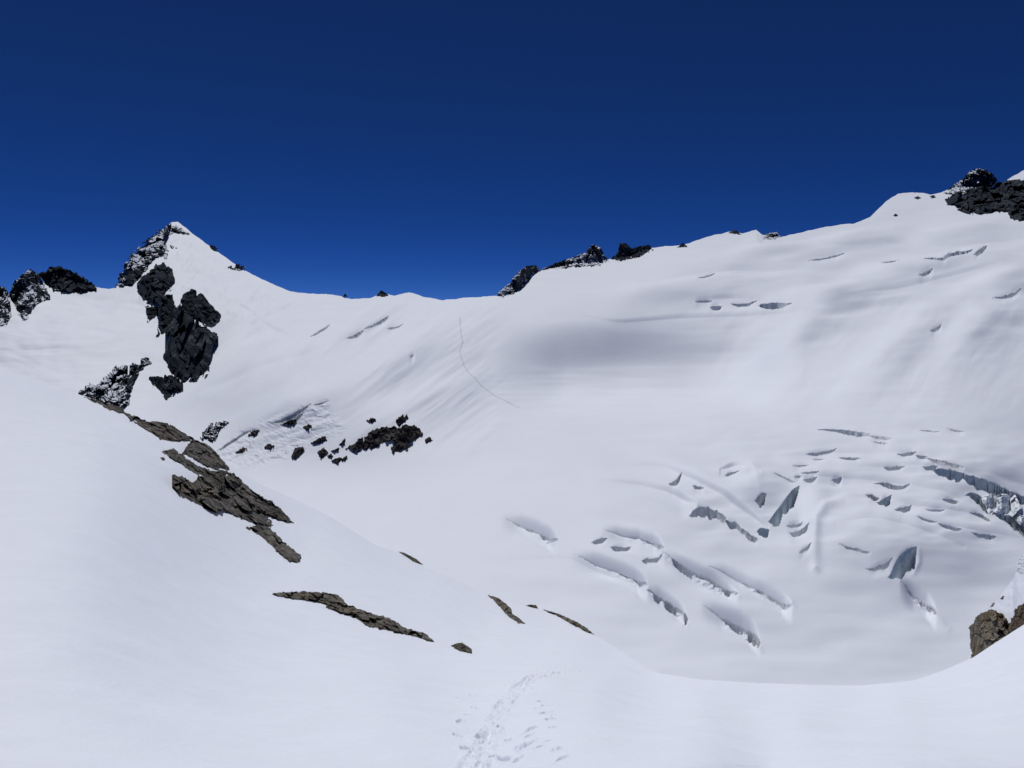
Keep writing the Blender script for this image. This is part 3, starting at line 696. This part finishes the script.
# ------------------------------------------------------------------ snow bank behind the right brow
BANK = np.array([(952,720),(962,690),(975,650),(985,622),(991.5,608.5),(1002,593.5),(1008,586),(1013,579),(1017,569),(1024,556),(1060,520),(1150,450),(1440,300)], float)
bpx = np.concatenate([np.arange(952, 1040, .7), np.arange(1040, 1441, 5.)])
be = lerp(BANK, bpx)
PYB = be[None, :] + np.linspace(0, 1, 120)[:, None] * (740 - be)[None, :]
PXB = np.broadcast_to(bpx[None, :], PYB.shape).copy()
def lnY_bank(px, py):
    return np.log(80.) - np.clip(np.asarray(py, float) - lerp(BANK, px), -40, 400) * .0032 + 0 * np.asarray(px, float)
YB = np.exp(lnY_bank(PXB, PYB)) * (1 + .004 * fbm(PXB / 14., PYB / 14., 4, 140))
VB = world(PXB, PYB, YB)
top = VB[0]; back = []
for k in range(1, 13):
    dd = 1.0 * k**1.7; b = top.copy(); los = top[:, 2] / top[:, 1]
    b[:, 1] += dd; b[:, 0] = top[:, 0] * (top[:, 1] + dd) / top[:, 1] + dd * .3
    b[:, 2] = top[:, 2] + los * dd - np.minimum(dd * dd / 12., dd * 1.2)
    back.append(b)
VB = np.concatenate([np.stack(back[::-1]), VB], 0)
tag(grid_part('snow_bank', VB, np.ones((VB.shape[0] - 1, VB.shape[1] - 1), bool), M_BANK, flip=True), 'steep snow bank behind the near brow at the right edge', 'snow bank', kind='structure')

# ------------------------------------------------------------------ rocks: solids with the traced outline, their own distance and thickness
def rock(label, poly, depth, mat, name='rock', cat='rock', group=None, bulge=6., steep=.6, rough=1.2, ragged=.8, cell=6., strata=(0, 1), step=None, back=3., seed=0, crag=False, lift=.3, flat=False, patchy=False, gaps=0., gdir=(1, 1)):
    P = np.array(poly, float); x0, y0 = P.min(0) - 2; x1, y1 = P.max(0) + 2
    if step is None: step = float(np.clip(math.sqrt((x1 - x0) * (y1 - y0) / 40000.), .28, .7))
    gx = np.arange(x0, x1, step); gy = np.arange(y0, y1, step)
    PXr, PYr = np.meshgrid(gx, gy)
    sd = poly_sd(poly, PXr, PYr) + .45 * ragged + ragged * fbm(PXr / (cell * .7), PYr / (cell * .7), 4, seed + 3, .6)
    if gaps: sd = np.minimum(sd, cell * (.85 - gaps + .9 * fbm(PXr / (cell * gdir[0]) + PYr * .06, PYr / (cell * gdir[1]), 4, seed + 13, .55)))
    # gaps of snow come from the outline noise only; keep the largest connected piece
    ins = sd > 0
    f = ins[:-1, :-1] & ins[1:, :-1] & ins[:-1, 1:] & ins[1:, 1:]
    lab = np.zeros(f.shape, np.int32); best, bestn, cur = 0, 0, 0; sizes = {}
    for s in np.argwhere(f):
        s = tuple(s)
        if lab[s]: continue
        cur += 1; st = [s]; lab[s] = cur; n = 0
        while st:
            a, b = st.pop(); n += 1
            for q in ((a + 1, b), (a - 1, b), (a, b + 1), (a, b - 1)):
                if 0 <= q[0] < f.shape[0] and 0 <= q[1] < f.shape[1] and f[q] and not lab[q]:
                    lab[q] = cur; st.append(q)
        sizes[cur] = n
        if n > bestn: best, bestn = cur, n
    f = np.isin(lab, [k for k, n in sizes.items() if n >= max(6, (.02 if patchy else 1.) * bestn)])
    if bestn < 3: return None
    if crag:
        bx = P.mean(0); Yr = np.exp(depth(np.full_like(PXr, bx[0]), np.full_like(PYr, P[:, 1].max()))) * (1 + .0006 * (P[:, 1].max() - PYr) * .6)
    else:
        Yr = np.exp(depth(PXr, PYr))
    m = ins
    has = m.any(0); jx = np.nonzero(has)[0]
    low = np.array([PYr[m[:, j], j].max() for j in jx]); low = np.interp(np.arange(len(gx)), jx, low)
    kw = max(3, int(cell * 2 / step)) | 1; low = np.convolve(np.pad(low, kw // 2, mode='edge'), np.ones(kw) / kw, 'valid')
    lo = np.exp(depth(gx, low))[None, :] if not crag else Yr.min() * np.ones((1, len(gx)))
    Yf = np.minimum(lo + steep * (Yr - lo), Yr)
    px_m = lo / F                                                 # metres per picture unit here
    gr = np.clip(np.abs(np.gradient(Yr, gy, axis=0)) * F / lo * .35, 1, 6) * (.4 + .6 * steep)
    ca, sa = math.cos(strata[0]), math.sin(strata[0])
    U = (PXr * ca + PYr * sa) / (cell * strata[1]); W = (-PXr * sa + PYr * ca) / cell
    wx = .35 * fbm(U, W, 2, seed + 9); U2, W2 = U + wx, W + wx
    dep = facet(U + .5 * wx, W + .5 * wx, seed, 1.6, .5) + .45 * facet(U2 * 2.1, W2 * 2.1, seed + 5, 1.5, .4) + .16 * fbm(U * 2.2, W * 2.2, 3, seed + 7, .5)
    edge = 1 - np.exp(-np.maximum(sd, 0) / (cell * .5))
    Dp = lift + bulge * edge + np.maximum(gr, 1) * rough * cell * .5 * dep * np.minimum(1, np.maximum(sd, 0) / (cell * .25) + .15)
    fr = world(PXr, PYr, Yf - px_m * Dp)
    bk = world(PXr, PYr, np.maximum(Yf, Yr * (0 if crag else 1)) + px_m * (back + (bulge * edge + rough * cell * .3 * dep) * (.8 if crag else .2)))
    R, C = PXr.shape
    i, j = np.nonzero(f)
    qf = np.stack([i * C + j, (i + 1) * C + j, (i + 1) * C + j + 1, i * C + j + 1], -1)
    qb = qf[:, ::-1] + R * C
    # rim
    fp = np.pad(f, 1)
    rims = []
    for di, dj, e in ((-1, 0, (0, 3)), (1, 0, (2, 1)), (0, -1, (1, 0)), (0, 1, (3, 2))):
        nbm = ~fp[1 + i + di, 1 + j + dj]
        a = qf[nbm][:, e[0]]; b = qf[nbm][:, e[1]]
        rims.append(np.stack([a, b, b + R * C, a + R * C], -1)[:, ::-1] if True else None)
    q = np.concatenate([qf, qb] + rims)
    V = np.concatenate([fr.reshape(-1, 3), bk.reshape(-1, 3)])
    u, inv = np.unique(q.ravel(), return_inverse=True)
    v = V[u]; c = v.mean(0)
    o = raw_mesh(name, v - c, inv.reshape(-1, 4), mat, not flat); o.location = c
    if mat in (M_RFAR, M_RFARS): o.data.set_sharp_from_angle(angle=math.radians(24))
    return tag(o, label, cat, group)

G1 = 'dark rocks of the pointed peak'
rock('snow dusted dark rock band down the left edge of the pointed peak', [(116,286),(120,274.5),(127,261),(132,253),(143,243),(157,232.5),(166,226.5),(171,224),(168,232),(163,239),(169,251),(166,259),(158,257),(147,271),(135,284),(123,287.5)], lnY_view, M_RFARS, group=G1, bulge=2.5, cell=7, steep=.5, strata=(1.0, 1.8), gaps=.62, gdir=(1.6, .8), patchy=True, seed=1, ragged=1.2)
rock('dark stepped rock below the left edge of the pointed peak', [(137.5,283),(149,271.6),(160,261.6),(172,269),(173,280),(171,291),(160,297),(152,306),(146,307),(140,297)], lnY_view, M_RFAR, group=G1, bulge=2.5, cell=9, steep=.5, strata=(1.0, 1.8), gaps=.35, seed=12, ragged=1.6)
rock('small dark spike under the stepped rock of the peak', [(146,307),(157,307),(158,314.5),(147.5,323)], lnY_view, M_RFAR, group=G1, bulge=3, cell=4, steep=.5, strata=(1.0, 1.8), gaps=.42, seed=23, ragged=.6)
rock('ragged dark spur joining the stepped rock to the big buttress', [(154.6,296),(172,294.5),(175,306),(173,320),(166,332),(156,337.5),(160,323),(158,309)], lnY_view, M_RFAR, group=G1, bulge=2.5, cell=6, steep=.5, strata=(1.0, 1.8), gaps=.35, seed=34, ragged=1.4)
rock('big dark rock buttress below the pointed peak, the largest of its rocks', [(172,306),(181,301),(187,313),(196,317),(199,325),(210,330),(216,334),(219,342),(219,349),(212,363),(207.6,374.7),(197.6,383),(186,380),(177.5,383),(169,369),(164.7,354.6),(167.5,343),(166,332),(172,320)], lnY_view, M_RFAR, name='rock_buttress', cat='rock buttress', group=G1, bulge=4, cell=11, strata=(1.2, 1.9), steep=.5, gaps=.45, gdir=(.6, 2.4), patchy=True, seed=45, ragged=1.4)
rock('dark rock knob forming the upper right head of the big buttress', [(181,300),(183,294.5),(192,289),(200.5,293),(206,299),(212,306),(220.5,314.5),(219,322),(212,327.4),(205,326),(198,320),(188,315)], lnY_view, M_RFAR, group=G1, bulge=4, cell=9, strata=(.8, 1.8), steep=.5, gaps=.15, seed=46, ragged=1.)
rock('dark ledge at the foot of the big buttress', [(150,377.5),(169,374.7),(183,382),(183,390.5),(166,399),(160,389),(152,386)], lnY_view, M_RFAR, group=G1, bulge=2.5, cell=6, steep=.5, strata=(1.0, 1.8), gaps=.42, seed=56, ragged=1.4)
rock('low snow streaked rocks left of the buttress above the near slope', [(74,396),(89,384.7),(97,386),(106,377),(114.5,368),(127,365),(126,377.5),(134.6,360),(149,357.5),(150,365),(140,368),(133,383),(128,404),(121,409),(100,403)], lnY_view, M_RFARS, group=G1, bulge=2.5, cell=6, steep=.5, strata=(1.0, 1.8), gaps=.58, gdir=(1.3, 1.1), patchy=True, seed=67, ragged=2.2)
rock('tiny dark rock patch on the right ridge of the pointed peak', [(226,267),(236,264.6),(243,264),(245,269),(238,271.6)], lnY_view, M_RFARS, group=G1, bulge=2, cell=3, steep=.5, strata=(1.0, 1.8), gaps=.62, gdir=(1.6, .8), patchy=True, seed=78)
rock('small notch rock high on the right ridge of the peak', [(208,243),(213,245),(217.6,248.7),(216,251.5),(211,249)], lnY_view, M_RFAR, group=G1, bulge=2, cell=3, steep=.5, strata=(1.0, 1.8), gaps=.42, seed=79, ragged=.4)
rock('scattered summit rock just below the tip of the peak', [(163,236),(168,229),(175,225),(184,230),(192,235),(180,234),(172,234)], lnY_view, M_RFARS, group=G1, bulge=2, cell=3, steep=.5, strata=(1.0, 1.8), gaps=.62, gdir=(1.6, .8), patchy=True, seed=80, ragged=1.2)
rock('thin rock rib on the snow face under the summit', [(166,244),(174,246),(178,249),(172,249)], lnY_view, M_RFARS, group=G1, bulge=2, cell=3, steep=.5, strata=(1.0, 1.8), gaps=.62, gdir=(1.6, .8), patchy=True, seed=81, ragged=.5)
G2 = 'dark crags on the left skyline'
rock('dark crag cut by the left picture edge on the skyline', [(-30,280),(-12,282),(0,286),(7,289),(10,300),(11,315),(6,326),(0,327),(-20,330)], lnY_view, M_RFARS, name='crag', cat='crag', group=G2, bulge=2.5, cell=6, steep=.5, seed=91)
rock('jagged snow streaked crag with two roots on the left skyline', [(10,294),(14,283),(23,274),(31,270),(39,274),(43,283),(50,299),(34,304.5),(29,317),(23,322),(19,314.5),(14,304.5)], lnY_view, M_RFARS, name='crag', cat='crag', group=G2, bulge=3, ragged=1.5, cell=8, steep=.5, seed=92)
rock('long rounded dark crag right of the jagged one on the left skyline', [(40,273),(47,271.6),(50,267),(60,266),(69,271),(83,277),(94.5,286),(96,290),(83,293),(69,292),(54,290),(47,284.5),(43,280)], lnY_view, M_RFAR, name='crag', cat='crag', group=G2, bulge=3, ragged=1.5, cell=8, steep=.5, seed=93)
G3 = 'dark crags along the middle skyline'
rock('tiny dark tooth at the left of the low col', [(342.5,297),(345,293.2),(348,297)], lnY_view, M_RFAR, name='crag', cat='crag', group=G3, steep=.8, back=7, bulge=1, cell=2, ragged=.2, seed=94)
rock('small dark tooth on the snow bump of the low col', [(376,296),(381,290),(386,293),(389,295.5),(384,297)], lnY_view, M_RFAR, name='crag', cat='crag', group=G3, steep=.8, back=7, bulge=1, cell=2, ragged=.3, seed=95)
rock('sloping dark crag at the foot of the right skyline', [(497,296),(501,290),(511,282.5),(515,275),(526.5,266),(536,265),(540,270),(531,276),(524.6,285),(513,294),(503,297)], lnY_view, M_RFARS, name='crag', cat='crag', group=G3, steep=.8, back=7, bulge=3, cell=5, seed=96)
rock('long jagged crag with a sharp peak on the middle skyline', [(542,269),(556,263),(569.5,258.5),(585,253),(589,248),(593,244),(597,246.5),(601,248),(604,255),(607,258),(609,262),(593,266),(573,267),(558,269)], lnY_view, M_RFARS, name='crag', cat='crag', group=G3, steep=.8, back=7, bulge=3, cell=5, seed=97)
rock('square topped dark crag right of the sharp one', [(611,259),(618,253),(619.5,244),(623,242.5),(627,244.5),(632,249),(640,246),(649.6,245),(652.6,250),(638,257),(620,261)], lnY_view, M_RFAR, name='crag', cat='crag', group=G3, steep=.8, back=7, bulge=3, cell=4, seed=98)
rock('pea sized dark rock on the snow crest right of the crags', [(677,247.5),(683,242.7),(688,247)], lnY_view, M_RFAR, name='crag', cat='crag', group=G3, steep=.8, back=7, bulge=1, cell=2, ragged=.3, seed=99)
rock('thin dark rock poking from the crest before the snow bump', [(728,233),(735,229.4),(742,235)], lnY_view, M_RFAR, name='crag', cat='crag', group=G3, steep=.8, back=7, bulge=1, cell=2, ragged=.3, seed=100)
rock('flat dark rock in the dip right of the snow bump', [(761,236),(767,233.5),(777,232.2),(781,237),(772,239.5),(763,239)], lnY_view, M_RFARS, name='crag', cat='crag', group=G3, steep=.8, back=7, bulge=1.5, cell=3, ragged=.4, seed=101)
G4 = 'dark rocks on the upper right summit'
rock('pointed rock pinnacle dusted with snow at the upper right', [(943,193),(953,186),(962,180),(969,172),(976,169),(981,168.6),(991,173),(998,180),(990,187),(975,193),(959,196)], lnY_view, M_RFARS, name='crag', cat='crag', group=G4, steep=.5, back=7, bulge=4, cell=5, seed=110)
rock('long dark rock face under the snow at the upper right edge', [(945,199),(953,195),(962,191),(980,187),(998,183),(1012,180),(1024,180),(1060,176),(1060,232),(1024,220),(1019,221),(1010,217),(1008,210),(991,213.5),(973,215),(962,211.5),(950,209)], lnY_view, M_RFAR, name='cliff', cat='cliff', group=G4, bulge=3, cell=8, gaps=.5, gdir=(1.8, .8), patchy=True, steep=.5, seed=111, ragged=1.3)
for k, (p, lb) in enumerate([([(914,197.5),(918,196),(921,198),(917,199.6)], 'rock dot on the snow dome, first left of the pinnacle'), ([(930,196),(934,195),(936,197.5),(931,198.6)], 'rock dot nearest the pinnacle on the snow dome'), ([(893,215),(896,213.6),(898,215.6),(895,217)], 'lone rock dot below the snow dome')]):
    rock(lb, p, lnY_view, M_RFAR, group=G4, bulge=1, cell=2, ragged=.3, seed=120 + k)
G5 = 'rocks showing through the broken ice on the left slope'
M5 = M_RMID
rock('long dark rock rib left of the widest one above the valley floor', [(347,449),(355,442.5),(371,431.5),(382,427.4),(397,427),(392,438),(382,444),(371,449.5),(355,452)], lnY_view, M5, group=G5, bulge=2, cell=7, rough=.9, gaps=.35, patchy=True, seed=130, ragged=1.6)
rock('small dark block on top of the dark rock ribs', [(396,420),(405.6,412.4),(408,418),(399,427)], lnY_view, M5, group=G5, bulge=2.5, cell=3.5, gaps=.35, patchy=True, seed=131)
rock('broad dark rock at the right end of the rock ribs', [(390.5,435.6),(399,428),(407,424.7),(420.6,427.4),(421,434),(412.4,442.5),(407,450.7),(393,452),(390.5,448),(396,444)], lnY_view, M5, group=G5, bulge=2, cell=7, rough=.9, gaps=.35, patchy=True, seed=132, ragged=1.5)
for k, (p, lb) in enumerate([([(291,457),(295,448),(303,446.6),(304.4,450.7),(295,459.6)], 'lone dark rock furthest left under the broken ice'), ([(317.6,452),(323.6,447.6),(328,452),(321,460)], 'upright dark rock second from the left under the broken ice'),
     ([(311,443),(318,438.6),(325,435.6),(327,440),(317,444.4)], 'flat dark rock above the upright one'), ([(339,445),(345.4,437.6),(344.6,446)], 'sliver of rock beside the left end of the ribs'),
     ([(331.6,460.4),(340,457),(344.6,460),(336,463.6)], 'low small rock below the sliver'), ([(329.6,451.6),(339,447.6),(338.6,451.4)], 'thin rock flake between the upright rock and ribs'), ([(327,456),(331,453.4),(333,456),(329,459)], 'pebble like rock below the thin flake'),
     ([(343,458),(347,455.6),(347.6,459),(344,460.6)], 'dark speck of rock just below the rib tip')]):
    rock(lb, p, lnY_view, M5, group=G5, bulge=2, cell=3, ragged=.5, seed=140 + k)
for k, (p, lb) in enumerate([([(247,436),(253,431),(259,430),(256,435)], 'dark rock flake left of the bergschrund crack'), ([(283,424),(291,419.6),(297,420),(293,425)], 'small rock just under the bergschrund crack'), ([(303,427),(309,424),(312,427),(307,430)], 'rock fleck right of the crack under the bergschrund'),
     ([(264,447),(270,443.6),(274,446),(269,450)], 'rock fleck amid the broken ice left of the lone rock'), ([(366,421),(372,417.6),(376,420),(370,423)], 'rock chip above the long dark rib'), ([(424,440),(429,437),(432,440),(427,443)], 'rock chip just right of the broad dark rock'), ([(236,452),(243,447),(247,449.4),(240,454)], 'rock fleck at the lower left edge of the broken ice')]):
    rock(lb, p, lnY_view, M5, group=G5, bulge=1.5, cell=3, ragged=.9, seed=400 + k)
rock('snow choked dark rocks just right of the near ridge', [(200.5,439),(206,430),(210,424.7),(221,421.6),(230.6,422),(222,427),(216,436),(213,443),(207,437)], lnY_view, M_RFARS, group=G5, bulge=3, cell=3.5, ragged=2.0, gaps=.55, patchy=True, seed=150)
# near rocks
G6 = 'grey brown rocks along the left snow ridge'
rock('thin brown rock strip highest on the left snow ridge', [(84,397),(97,399.6),(107.5,403.6),(118,406.6),(124,410.5),(124.6,414),(113,411.6),(97,404)], lnY_near, M_RNEAR, name='rock_outcrop', cat='rock outcrop', group=G6, bulge=3, cell=5, seed=160, strata=(.45, 2.2), lift=.3, steep=.55)
rock('flat dark rock strip between the highest strip and main outcrop', [(125,413),(136,416.5),(147,421.6),(163,422),(173,426),(184,433),(193,438),(195,441.5),(181,442),(160,439.4),(153.6,433),(139,424.6),(130,420)], lnY_near, M_RNEAR, name='rock_outcrop', cat='rock outcrop', group=G6, bulge=1.6, cell=6, seed=161, strata=(.5, 2.4), lift=.3, steep=.55)
rock('hump backed dark rock at the head of the main outcrop', [(186.5,447),(190,442),(195,439.6),(207.6,444.6),(214,450.6),(220,457),(230,469.4),(226,471.4),(216,470),(206,466),(197,461),(182.6,453.6)], lnY_near, M_RNEAR, name='rock_outcrop', cat='rock outcrop', group=G6, bulge=2.5, cell=6, seed=162, strata=(.6, 2.2), lift=.3, steep=.55)
rock('narrow layered rock tongue above the largest outcrop on the left slope', [(162,451.6),(173,448.6),(184,456.6),(197,465.6),(211,471),(224,470),(232,474),(226,478),(212,479),(199,477),(186,470),(175,462)], lnY_near, M_RNEAR, name='rock_outcrop', cat='rock outcrop', group=G6, bulge=2, cell=6, seed=166, strata=(.62, 2.6), rough=1.5, ragged=1., lift=.3, steep=.55)
rock('largest grey brown outcrop on the left snow slope, long and layered', [(199,476),(212,477),(226,476),(233,473),(244.5,483),(260,496.5),(271,502),(284,512),(293,523.6),(287,524.6),(271,515),(262,508.6),(268,517.6),(273.6,526),(260,526),(244.5,520),(229,513.7),(218,509.7),(219,513),(208,509),(196,502.6),(182,496),(173,486),(172.4,475),(186.5,478),(193,483.6)], lnY_near, M_RNEAR, name='rock_outcrop', cat='rock outcrop', group=G6, bulge=3, cell=8, seed=163, strata=(.62, 2.6), rough=2.1, ragged=1.3, lift=.3, steep=.55, gaps=.1, gdir=(2.2, .7))
rock('lower tail outcrop below the largest one on the slope', [(246,527),(256,526),(265.6,525.5),(275,533.5),(287,545),(300,554.5),(301,562.5),(289,560.4),(276,549.6),(265.6,539.4),(255,532.4)], lnY_near, M_RNEAR, name='rock_outcrop', cat='rock outcrop', group=G6, bulge=1.6, cell=6, seed=164, strata=(.7, 2.4), ragged=1.2, lift=.3, steep=.55)
rock('small flake left of the largest outcrop', [(159,458),(164,457),(167,460.6),(162,462)], lnY_near, M_RNEAR, name='rock_outcrop', cat='rock outcrop', group=G6, bulge=1.5, cell=3, seed=165, ragged=.3)
G7 = 'low rocks poking through the near snow'
rock('long low layered rock lying across the near snow slope', [(271,593.4),(283,592.4),(295,592),(305,591.4),(313,592),(325,592.6),(334,594.2),(341,597),(344,601.6),(348,605),(354,606.6),(357,609),(365,611),(372.5,613.6),(381,615.6),(390,618.6),(397,622.6),(403,627),(415,631),(424,633),(429,636.6),(435,642),(428,640.6),(420,637.6),(404,634),(390,631),(379.5,628.4),(369,626.4),(361,622),(355,617.4),(346,614),(337,610.6),(326,607),(327,603.4),(312,600.4),(298,598.6),(281,596)], lnY_near, M_RSMALL, name='rock_outcrop', cat='rock outcrop', group=G7, bulge=2, cell=5.5, rough=2.0, seed=170, strata=(.32, 2.0), step=.4, ragged=.8, lift=.3, steep=.55)
rock('small brown boulder just right of the long low rock', [(451,645.6),(456,643.4),(462,642.8),(467,645.6),(471.4,649),(472,652.8),(466,651.6),(459,650)], lnY_near, M_RSMALL, name='boulder', cat='boulder', group=G7, bulge=3, cell=4, seed=171, ragged=.4, lift=.3, steep=.55)
rock('narrow dark rock on the crest of the left slope', [(398,551.4),(404,552.6),(411,556),(418,560),(424,565.4),(415,562.6),(407,557.6)], lnY_near, M_RSMALL, group=G7, bulge=2, cell=4, seed=172, ragged=.3, lift=.3, steep=.55)
rock('upright two piece rock on the lower left slope', [(488,595),(495,596.6),(500,599),(507,604.6),(511,608.6),(512,613.6),(519,618),(526,624.4),(518,623.4),(509,616.6),(503,611),(496,604.6)], lnY_near, M_RSMALL, group=G7, bulge=3, cell=4, seed=173, ragged=.4, lift=.3, steep=.55)
rock('small tan cap of rock at the crest beside the thin dark rib', [(525,605.6),(530,604.4),(536,605),(539,609),(533,608)], lnY_near, M_RSMALL, group=G7, bulge=2, cell=3, seed=174, ragged=.2, lift=.3, steep=.55)
rock('thin dark rib of rock along the crest of the brow', [(541,608.6),(549,611),(559,613.8),(568,618),(577,622),(587,628),(594,634.6),(586,632),(576.5,627),(566,621),(557,616),(548,612.6)], lnY_near, M_RSMALL, group=G7, bulge=2, cell=4, seed=175, ragged=.35, lift=.3, steep=.55)
rock('tiny flat stone beside the track on the brow', [(575,671.6),(580,670.6),(586,671.2),(586.6,672.4),(580,672.6)], lnY_near, M_RSMALL, name='stone', cat='stone', group=G7, bulge=1, cell=2, seed=176, ragged=.1, lift=.3, steep=.55)
G8 = 'rocks in front of the right snow bank'
rock('ochre boulder standing before the right snow bank', [(970,628),(972.6,625),(974,620),(980,614.6),(985,612),(991.5,609.6),(997,612.6),(1002.5,615),(1005,619),(1007,625),(1010,636),(1000,650),(973,664),(971.6,655),(971,644),(969.6,636)], lnY_bank, M_RGOLD, name='boulder', cat='boulder', group=G8, bulge=6, cell=9, seed=180, rough=1.7, steep=.5, ragged=1.5, back=6)
rock('rust brown rock at the right edge beside the ochre boulder', [(1006,628),(1011.6,620),(1015,611),(1018,607),(1024,603.6),(1050,594),(1052,640),(1009,646)], lnY_bank, M_RRED, name='boulder', cat='boulder', group=G8, bulge=7, cell=6, seed=181, ragged=1.2, rough=1.6, back=6)
rock('slim dark stone on the white face of the right bank', [(1000,599),(1002.6,595.6),(1004.4,596.4),(1002.6,600)], lnY_bank, M_RRED, name='stone', cat='stone', group=G8, bulge=1, cell=2, seed=182, ragged=.2)
rock('tiny dark stone at the rim of the right bank', [(989.6,607.6),(993,602.6),(995,602),(993,606.6)], lnY_bank, M_RRED, name='stone', cat='stone', group=G8, bulge=1, cell=2, seed=183, ragged=.2)
rock('pale blue ice lump on top of the right bank', [(1016.6,570),(1018,563),(1019,559),(1024,553),(1050,535),(1052,575),(1024,574),(1019,573)], lnY_bank, M_SERAC, name='ice_block', cat='ice block', bulge=4, cell=4, seed=184, ragged=.5, flat=True)
# ice blocks in the widest crevasse
G9 = 'ice blocks in the widest crevasse'
rock('split pale ice block, left of the three in the widest crevasse', [(981,499),(986,495),(994.7,492.6),(997,499),(994,509),(991,517),(985,507)], lnY_view, M_SERAC, name='ice_block', cat='ice block', group=G9, bulge=4, rough=.7, cell=8, seed=190, ragged=.6, steep=.5)
rock('square blue grey ice block, middle of the three in the widest crevasse', [(997,494.4),(1003,493.4),(1009,495),(1009,508),(1006,515.6),(996,513)], lnY_view, M_SERAC, name='ice_block', cat='ice block', group=G9, bulge=4, rough=.7, cell=9, seed=191, ragged=.6, steep=.5)
rock('leaning ice block at the picture edge, right of the three', [(1010,499),(1015,494.7),(1019,503),(1023,511),(1030,520),(1030,531),(1020,524),(1012,517)], lnY_view, M_SERAC, name='ice_block', cat='ice block', group=G9, bulge=4, rough=.7, cell=8, seed=192, ragged=.6, steep=.5)

# ------------------------------------------------------------------ sun and sky
SUN_EL, SUN_AZ = math.radians(66), math.radians(-24)          # azimuth from +Y, negative to the left
sd_ = Vector((math.sin(SUN_AZ) * math.cos(SUN_EL), math.cos(SUN_AZ) * math.cos(SUN_EL), math.sin(SUN_EL)))
L = bpy.data.lights.new('sun', 'SUN'); L.energy = 2.82; L.angle = math.radians(.53); L.color = (1, .985, .965)
lo = bpy.data.objects.new('sun', L); col.objects.link(lo); lo.rotation_euler = sd_.to_track_quat('Z', 'Y').to_euler(); lo.location = (0, 0, 50)
w = bpy.data.worlds.new('World'); scene.world = w; w.use_nodes = True
nt = w.node_tree; nt.nodes.clear()
out = nt.nodes.new('ShaderNodeOutputWorld'); bg = nt.nodes.new('ShaderNodeBackground'); sky = nt.nodes.new('ShaderNodeTexSky')
sky.sky_type = 'NISHITA'; sky.sun_disc = False; sky.sun_elevation = SUN_EL; sky.sun_rotation = SUN_AZ
sky.altitude = 7000; sky.air_density = .5; sky.dust_density = 0; sky.ozone_density = 10
bg.inputs[1].default_value = .063
hs = nt.nodes.new('ShaderNodeHueSaturation'); hs.inputs['Saturation'].default_value = 1.13; hs.inputs['Hue'].default_value = .511; hs.inputs['Value'].default_value = 1.04
nt.links.new(sky.outputs[0], hs.inputs['Color']); nt.links.new(hs.outputs[0], bg.inputs[0]); nt.links.new(bg.outputs[0], out.inputs[0])

# ------------------------------------------------------------------ camera
cam = bpy.data.cameras.new('camera'); cam.sensor_width = 36; cam.lens = 36 * F / 1024; cam.shift_y = (CY - 384.) / 1024.; cam.clip_start = .05; cam.clip_end = 20000
co = bpy.data.objects.new('camera', cam); col.objects.link(co); co.rotation_euler = (math.pi / 2, 0, 0); co.location = (0, 0, 0)
scene.camera = co
scene.view_settings.view_transform = 'Standard'; scene.view_settings.look = 'None'
scene.view_settings.exposure = 0; scene.view_settings.gamma = 1
